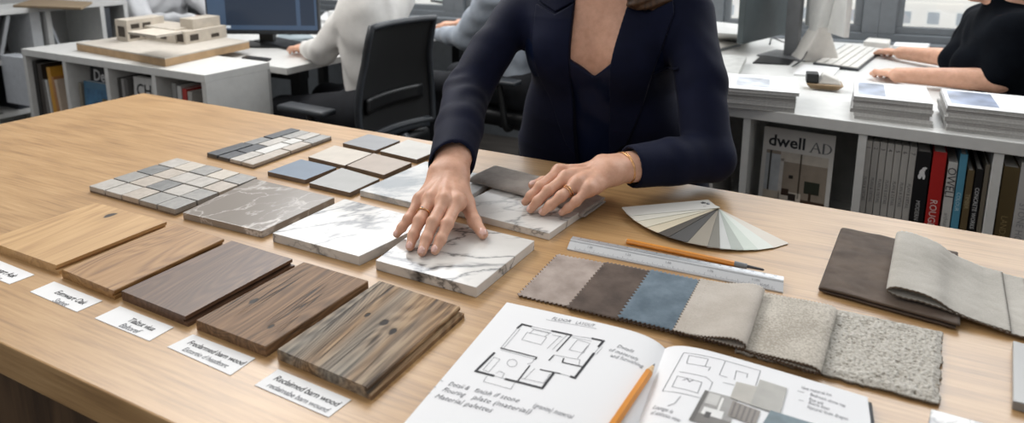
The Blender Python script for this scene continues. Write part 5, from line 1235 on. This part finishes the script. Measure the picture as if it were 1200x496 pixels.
MB().tube([(0, 0, .03), (0, 0, .41)], .025, 14).build('column', M['metal'], st); MB().lathe((0, 0, 0), [(.20, 0), (.20, .012), (.05, .03), (.01, .03)], 28).build('base', M['metal'], st)

# ================================================================= people in the office
def hand_simple(s, f, w, d, n, sc=1.0, curl=.35):
    w, d, n = np.array(w, float), np.array(d, float), np.array(n, float); d /= np.linalg.norm(d); n = n - d * (n @ d); n /= np.linalg.norm(n); sd = np.cross(d, n)
    pal = s.full(); s.cone(pal, w, w + d * .085 * sc, .024 * sc, .030 * sc, .01, (n, .45)); f[:] = s.smin(f, pal, .015)
    for k, (o_, L_) in enumerate(((-.027, .068), (-.009, .078), (.009, .072), (.026, .056))):
        a = w + (d * .082 + sd * o_) * sc; b_ = a + (d * L_ * .55 - n * .008 + sd * o_ * .15) * sc; c = b_ + (d * L_ * .4 - n * .03 * curl * 2) * sc; s.chain(f, [a, b_, c], [.0098 * sc, .0088 * sc, .0072 * sc], .003)
    a = w + (d * .03 - sd * .026) * sc; s.chain(f, [a, a + (d * .035 - sd * .024) * sc, a + (d * .065 - sd * .028 - n * .01) * sc], [.012 * sc, .0105 * sc, .008 * sc], .006)
def figure(label, face, H, C, N, hc, S1, S2, E1, E2, W1, W2, h1, h2, K1, K2, A1, A2, shirt, trous, hair, skinm, bust=0.0, short=False, long_hair=False, collar=.0, hres=.005, bulk=1.0):
    """H hips, C chest, N neck base, hc head centre, S shoulders, E elbows, W wrists, h hand directions, K knees, A ankles"""
    H, C, N, hc, S1, S2, E1, E2, W1, W2, K1, K2, A1, A2 = [np.array(q, float) for q in (H, C, N, hc, S1, S2, E1, E2, W1, W2, K1, K2, A1, A2)]
    face = Vector(face).normalized(); off = Vector((H[0], H[1], 0)); r = thing('person', label, 'person', off)
    # skin: head, neck, forearms, hands as one body
    s = SDF(np.min([hc - .2, W1 - .25, W2 - .25, E1 - .1, E2 - .1, C - .1, H - .1], 0), np.max([hc + .2, W1 + .25, W2 + .25, E1 + .1, E2 + .1, C + .1, H + .1], 0), hres); f = s.full()
    s.chain(f, [H, C, N], [.09, .09, .06], .04); s.cone(f, N, N * .35 + hc * .65 - np.array(face) * .02, .056, .05, .03)
    for S_, E_, W_, h_ in ((S1, E1, W1, h1), (S2, E2, W2, h2)):
        s.cone(f, C * .3 + S_ * .7, S_, .05, .05, .03); s.chain(f, [S_, E_, W_], [.045, .039, .026], .015); hand_simple(s, f, W_, h_, (0, 0, 1))
    head(s, f, hc, face, (0, 0, 1)); link('body', mesh_from('body', [s.mesh(f)], off, 1), skinm, r, smooth=True); eyes(r, hc, face, (0, 0, 1), off)
    # shirt
    s = SDF(np.min([S1, S2, E1, E2, W1, W2, H, C], 0) - .22, np.max([S1, S2, E1, E2, W1, W2, N, H, C], 0) + .2, .006); f = s.full()
    acr = (S2 - S1); acr /= np.linalg.norm(acr)
    for t_, w_ in ((0, .135), (.25, .13), (.5, .135), (.75, .15), (1, .15)):
        p = H + (C - H) * t_; s.cone(f, p - acr * w_ * .5 * bulk, p + acr * w_ * .5 * bulk, .105 * bulk, .105 * bulk, .05)
    s.cone(f, S1 * .8 + C * .2, S2 * .8 + C * .2, .075, .075, .06); s.cone(f, C, N + (N - C) * .05, .10, .058, .05)
    if collar: s.cone(f, N, N + (hc - N) * collar, .060, .056, .008)
    if bust:
        for sd in (-.5, .5): s.ell(f, C + acr * sd * .15 + np.array(face) * .09 - V3(0, 0, .05), (.07, .07, .07), .04)
    for S_, E_, W_ in ((S1, E1, W1), (S2, E2, W2)):
        if short: s.chain(f, [S_, S_ * .15 + E_ * .85], [.066, .056], .02)
        else:
            e = W_ + (E_ - W_) * .12; s.chain(f, [S_, S_ * .5 + E_ * .5, E_, E_ * .5 + e * .5, e], [.068, .060, .055, .046, .036], .016)
    X, Y, Z = s.xyz(); f = f + .0065 * np.sin(X * 46 + Z * 30 + 2 * np.sin(Y * 21)) * np.cos(Y * 38 - Z * 22) * (.5 if short else 1)
    link('jumper' if short else 'shirt', mesh_from('shirt', [s.mesh(f.astype(np.float32))], off, 1), shirt, r, smooth=True)
    s = SDF(np.min([H, K1, K2, A1, A2], 0) - .2, np.max([H, K1, K2, A1, A2], 0) + .2, .009); f = s.full(); g_ = s.full()
    s.cone(f, H - acr * .07, H + acr * .07, .125, .125, .04)
    for q, K_, A_ in ((-.5, K1, A1), (.5, K2, A2)):
        s.chain(f, [H + acr * q * .17, K_, A_], [.092, .066, .046], .03); s.cone(g_, A_ - V3(0, 0, A_[2] - .04), A_ - V3(0, 0, A_[2] - .032) + np.array(face) * .16, .042, .032)
    link('trousers', mesh_from('trousers', [s.mesh(f)], off, 1), trous, r, smooth=True); link('shoes', mesh_from('shoes', [s.mesh(g_)], off, 1), M['black'], r, smooth=True)
    s = SDF(hc - .24, hc + .2, .006); f = s.full(); fn_ = np.array(face)
    s.ell(f, hc - fn_ * .022 + V3(0, 0, .035), (.088, .088, .086), .01)
    if long_hair: s.cone(f, hc - fn_ * .05, hc - fn_ * .075 - V3(0, 0, .17), .075, .045, .03)
    s2 = s.full(); s.ell(s2, hc + fn_ * .085 - V3(0, 0, .03), (.072, .072, .088)); f = np.maximum(f, -s2)
    link('hair', mesh_from('hair', [s.mesh(f.astype(np.float32))], off, 1), hair, r, smooth=True); return r
WS = cloth_mat('white_shirt', (204, 202, 198), (220, 218, 214), 12, 900, .8, .2, .3); BS = cloth_mat('grey_blue_shirt', (140, 148, 158), (160, 168, 178), 12, 900, .8, .2, .3)
WS2 = cloth_mat('pale_shirt', (224, 225, 227), (238, 239, 240), 12, 900, .8, .2, .3); BK = cloth_mat('black_knit', (10, 13, 18), (16, 20, 26), 10, 800, .9, .0, .5, 0.0, .05)
TR = plain('charcoal_trousers', (26, 28, 34), .85, .1); HK = hair_mat('dark_hair', (26, 20, 17), (52, 40, 33)); HF = hair_mat('fair_hair', (150, 120, 84), (196, 166, 122))
# man in white at the monitor, facing the desk
figure('man in a white shirt typing at the dark monitor, in front of the mesh chair', (-1, .22, -.1), (-1.58, 2.07, .56), (-1.625, 2.09, .92), (-1.64, 2.09, 1.08), (-1.71, 2.11, 1.25),
       PX(421, 4, -1.64), (-1.61, 2.27, .99), PX(379, 60, -1.77), (-1.78, 2.38, .80), P(360, 57, .785), (-2.05, 2.52, .785), P(338, 51, .775) - P(360, 57, .785), (-1, .1, -.05), (-1.98, 1.93, .53), (-1.98, 2.2, .53), (-1.96, 1.93, .09), (-1.96, 2.2, .09), WS, TR, HK, SK, bulk=.86)
figure('man in a grey-blue shirt at the window end of the desk, dark trousers', (-1, .15, -.1), (-1.18, 2.72, .56), (-1.27, 2.74, .93), (-1.30, 2.75, 1.08), (-1.37, 2.75, 1.25),
       (-1.31, 2.56, .99), (-1.27, 2.92, .99), (-1.45, 2.56, .80), (-1.44, 3.02, .82), P(513, 39, .785), (-1.80, 3.12, .785), (-1, .2, -.05), (-1, 0, -.05), (-1.66, 2.62, .54), (-1.66, 2.86, .54), (-1.62, 2.62, .09), (-1.62, 2.86, .09), BS, TR, HK, SK)
hp = P(244, 24, .775)
figure('person in a loose white shirt seated beyond the architectural model', (.9, -.4, -.1), (-4.12, 2.92, .52), (-4.08, 2.90, .84), (-4.06, 2.89, 1.00), (-4.0, 2.86, 1.17),
       (-4.10, 2.72, .92), (-3.98, 3.06, .92), (-3.86, 2.66, .74), (-3.72, 3.06, .74), hp - Vector((.08, -.02, 0)), hp + Vector((-.02, .2, 0)), (1, -.05, -.03), (1, -.1, -.03), (-3.7, 2.78, .50), (-3.7, 2.98, .50), (-3.68, 2.78, .09), (-3.68, 2.98, .09), WS2, TR, HF, SK2)
w1, w2 = P(1052, 88, .795), P(1056, 62, .795)
figure('person in a black short-sleeved jumper typing at the desk under the window', (-1, .1, -.22), (.64, 2.58, .55), (.60, 2.56, .90), (.60, 2.56, 1.03), (.545, 2.56, 1.165),
       (.60, 2.40, .965), (.58, 2.74, .965), (.56, 2.40, .81), (.53, 2.80, .81), w1, w2, P(1030, 80, .78) - w1, P(1028, 58, .78) - w2, (.2, 2.5, .54), (.2, 2.7, .54), (.24, 2.5, .09), (.24, 2.7, .09), BK, TR, HF, SK, .5, True, True, .30)

# ---- office chairs
def office_chair(label, loc, rot):
    """seat looks towards local -y; back stands at +y"""
    o = thing('office_chair', label, 'chair', loc, rot, None)
    wd = .235
    def bk(u, v, off=0.0):    # back surface
        x = (u - .5) * 2; z = .54 + .46 * v; wv_ = wd * (.86 + .14 * math.sin(math.pi * min(1, v * 1.1 + .25)) - .10 * max(0, v - .8)); return Vector((x * wv_, .235 + .05 * v * v - .055 * (1 - x * x) * (1 - .4 * v) + .03 * math.sin(math.pi * v * .9) * -.6 + off, z))
    e = [bk(0, k / 10) for k in range(11)]; e2 = [bk(1, k / 10) for k in range(10, -1, -1)]
    path = e + [bk(k / 8, 1.0) for k in range(1, 8)] + e2 + [bk(k / 8, 0.0) for k in range(7, 0, -1)]; path = path + [path[0]]
    MB().tube(path, .0145, 8, False).build('back_frame', M['dkgrey'], o, smooth=True)
    b = MB(); b.grid(lambda u, v: bk(u, v, 0), 14, 16); ms = b.build('back_mesh', NTmesh, o, smooth=True)
    b = MB(); b.grid(lambda u, v: bk(.12 + .76 * u, .24 + .13 * v, .018), 10, 4); lb = b.build('lumbar_support', M['black'], o, smooth=True); so = lb.modifiers.new('t', 'SOLIDIFY'); so.thickness = .012
    b = MB(); b.grid(lambda u, v: bk(.05 + .9 * u, -.06 + .10 * v, .012), 10, 4); lb = b.build('back_base', M['dkgrey'], o, smooth=True); so = lb.modifiers.new('t', 'SOLIDIFY'); so.thickness = .03
    MB().tube(bez([(0, .24, .52), (0, .27, .46), (0, .16, .40), (0, 0, .40)], 6), [.03] * 19, 10).build('spine', M['dkgrey'], o, smooth=True)
    MB().box(-.24, -.25, .42, .24, .22, .50, .03, 3).build('seat', M['black'], o, smooth=True)
    MB().box(-.1, -.1, .37, .1, .1, .42, .01).build('mechanism', M['black'], o)
    for sd in (-1, 1):
        ar = MB().tube(bez([(sd * .2, .05, .43), (sd * .29, .06, .44), (sd * .295, .04, .56), (sd * .29, .02, .655)], 6), .016, 8).build('armrest', M['black'], o, smooth=True)
        MB().box(sd * .29 - .04, -.13, .655, sd * .29 + .04, .13, .68, .012, 3).build('arm_pad', M['dkgrey'], ar, smooth=True)
    MB().tube([(0, 0, .10), (0, 0, .38)], .03, 14).build('gas_column', M['metal'], o)
    for k in range(5):
        a = 2 * math.pi * k / 5; c, s_ = math.cos(a), math.sin(a)
        lg = MB().tube([(0, 0, .11), (c * .15, s_ * .15, .095), (c * .29, s_ * .29, .075)], [.028, .022, .016], 8).build('leg', M['black'], o, smooth=True)
        MB().tube([(c * .29 - s_ * .022, s_ * .29 + c * .022, .03), (c * .29 + s_ * .022, s_ * .29 - c * .022, .03)], .03, 14).build('caster', M['black'], lg)
    return o
t = NT('chair_mesh'); w_ = t.noise(t.obj(), 700, 1); NTmesh = t.fin(t.ramp(w_, [(.4, (8, 9, 10)), (.6, (16, 17, 19))]), .6)
c1_ = office_chair('black mesh office chair with curved back, behind the man in white', (-1.63, 1.99, 0), R(-90 - 5)); c1_.scale = (.93, .93, .94)
dup(c1_, (-1.22, 2.74, 0), R(-95), 'black office chair under the man in the grey-blue shirt')
dup(c1_, (.70, 2.58, 0), R(-95), 'black office chair under the person in the black jumper')
dup(c1_, (-4.18, 2.94, 0), R(65), 'black office chair under the person in loose white shirt beyond the model')
# ------------------------------------------------------------------ light, world, camera
w = bpy.data.worlds.new('sky'); SC.world = w; w.use_nodes = True
nt = w.node_tree; bg = nt.nodes['Background']
sky = nt.nodes.new('ShaderNodeTexSky'); sky.sky_type = 'HOSEK_WILKIE'; sky.turbidity = 8; sky.sun_direction = Vector((-.5, .5, .7)).normalized()
mxn = nt.nodes.new('ShaderNodeMix'); mxn.data_type = 'RGBA'; mxn.inputs[0].default_value = .9
nt.links.new(sky.outputs[0], mxn.inputs[6]); mxn.inputs[7].default_value = (.97, .98, 1.0, 1)
nt.links.new(mxn.outputs[2], bg.inputs[0]); bg.inputs[1].default_value = .36
def area(name, loc, tgt, size, power, col=(1, 1, 1), sy=None):
    l = bpy.data.lights.new(name, 'AREA'); l.energy = power; l.size = size; l.color = col
    if sy: l.shape = 'RECTANGLE'; l.size_y = sy
    o = bpy.data.objects.new(name, l); COL.objects.link(o); o.location = loc
    o.rotation_euler = (Vector(tgt) - Vector(loc)).to_track_quat('-Z', 'Y').to_euler(); return o
area('overhead_key_fill', (-2.1, 1.5, 2.6), (-.4, .8, .76), 1.2, 36, (1, .97, .93))  # key lamp, direction read from the plank shadows
area('overhead_key_fill', (-1.0, -.9, 2.7), (-.4, .9, .8), 1.8, 12, (1, .98, .95))  # added frontal fill, not a fitting of the room
area('overhead_key_fill', (.6, 2.9, 2.6), (.3, 2.2, .76), 1.4, 36, (.95, .98, 1))  # added fill that brightens the right-hand desk
area('overhead_key_fill', (-2.6, 3.0, 2.6), (-2.4, 2.4, .76), 1.4, 36, (.97, .98, 1))  # added fill for the back left desks and people
area('window_daylight', (-.3, WY - .15, 1.8), (-.3, 0, .9), 4.6, 37, (.96, .98, 1), 1.5)
cd = bpy.data.cameras.new('camera'); cam = bpy.data.objects.new('camera', cd); COL.objects.link(cam)
cd.sensor_width = 36; cd.sensor_fit = 'HORIZONTAL'; cd.lens = FPX / 1200 * 36; cd.shift_y = (CY - 248) / 1200
cam.matrix_world = Matrix((( *RT, 0), (*UP, 0), (*(-FW), 0), (0, 0, 0, 1))).transposed()
cam.matrix_world.translation = CAM
cd.clip_start = .02; cd.clip_end = 300
cd.dof.use_dof = True; cd.dof.focus_distance = (P(520, 260, .78) - CAM).dot(FW); cd.dof.aperture_fstop = 4.2
SC.camera = cam
SC.view_settings.view_transform = 'Standard'; SC.view_settings.look = 'None'
SC.view_settings.exposure = 0.06
SC.cycles.use_denoising = True
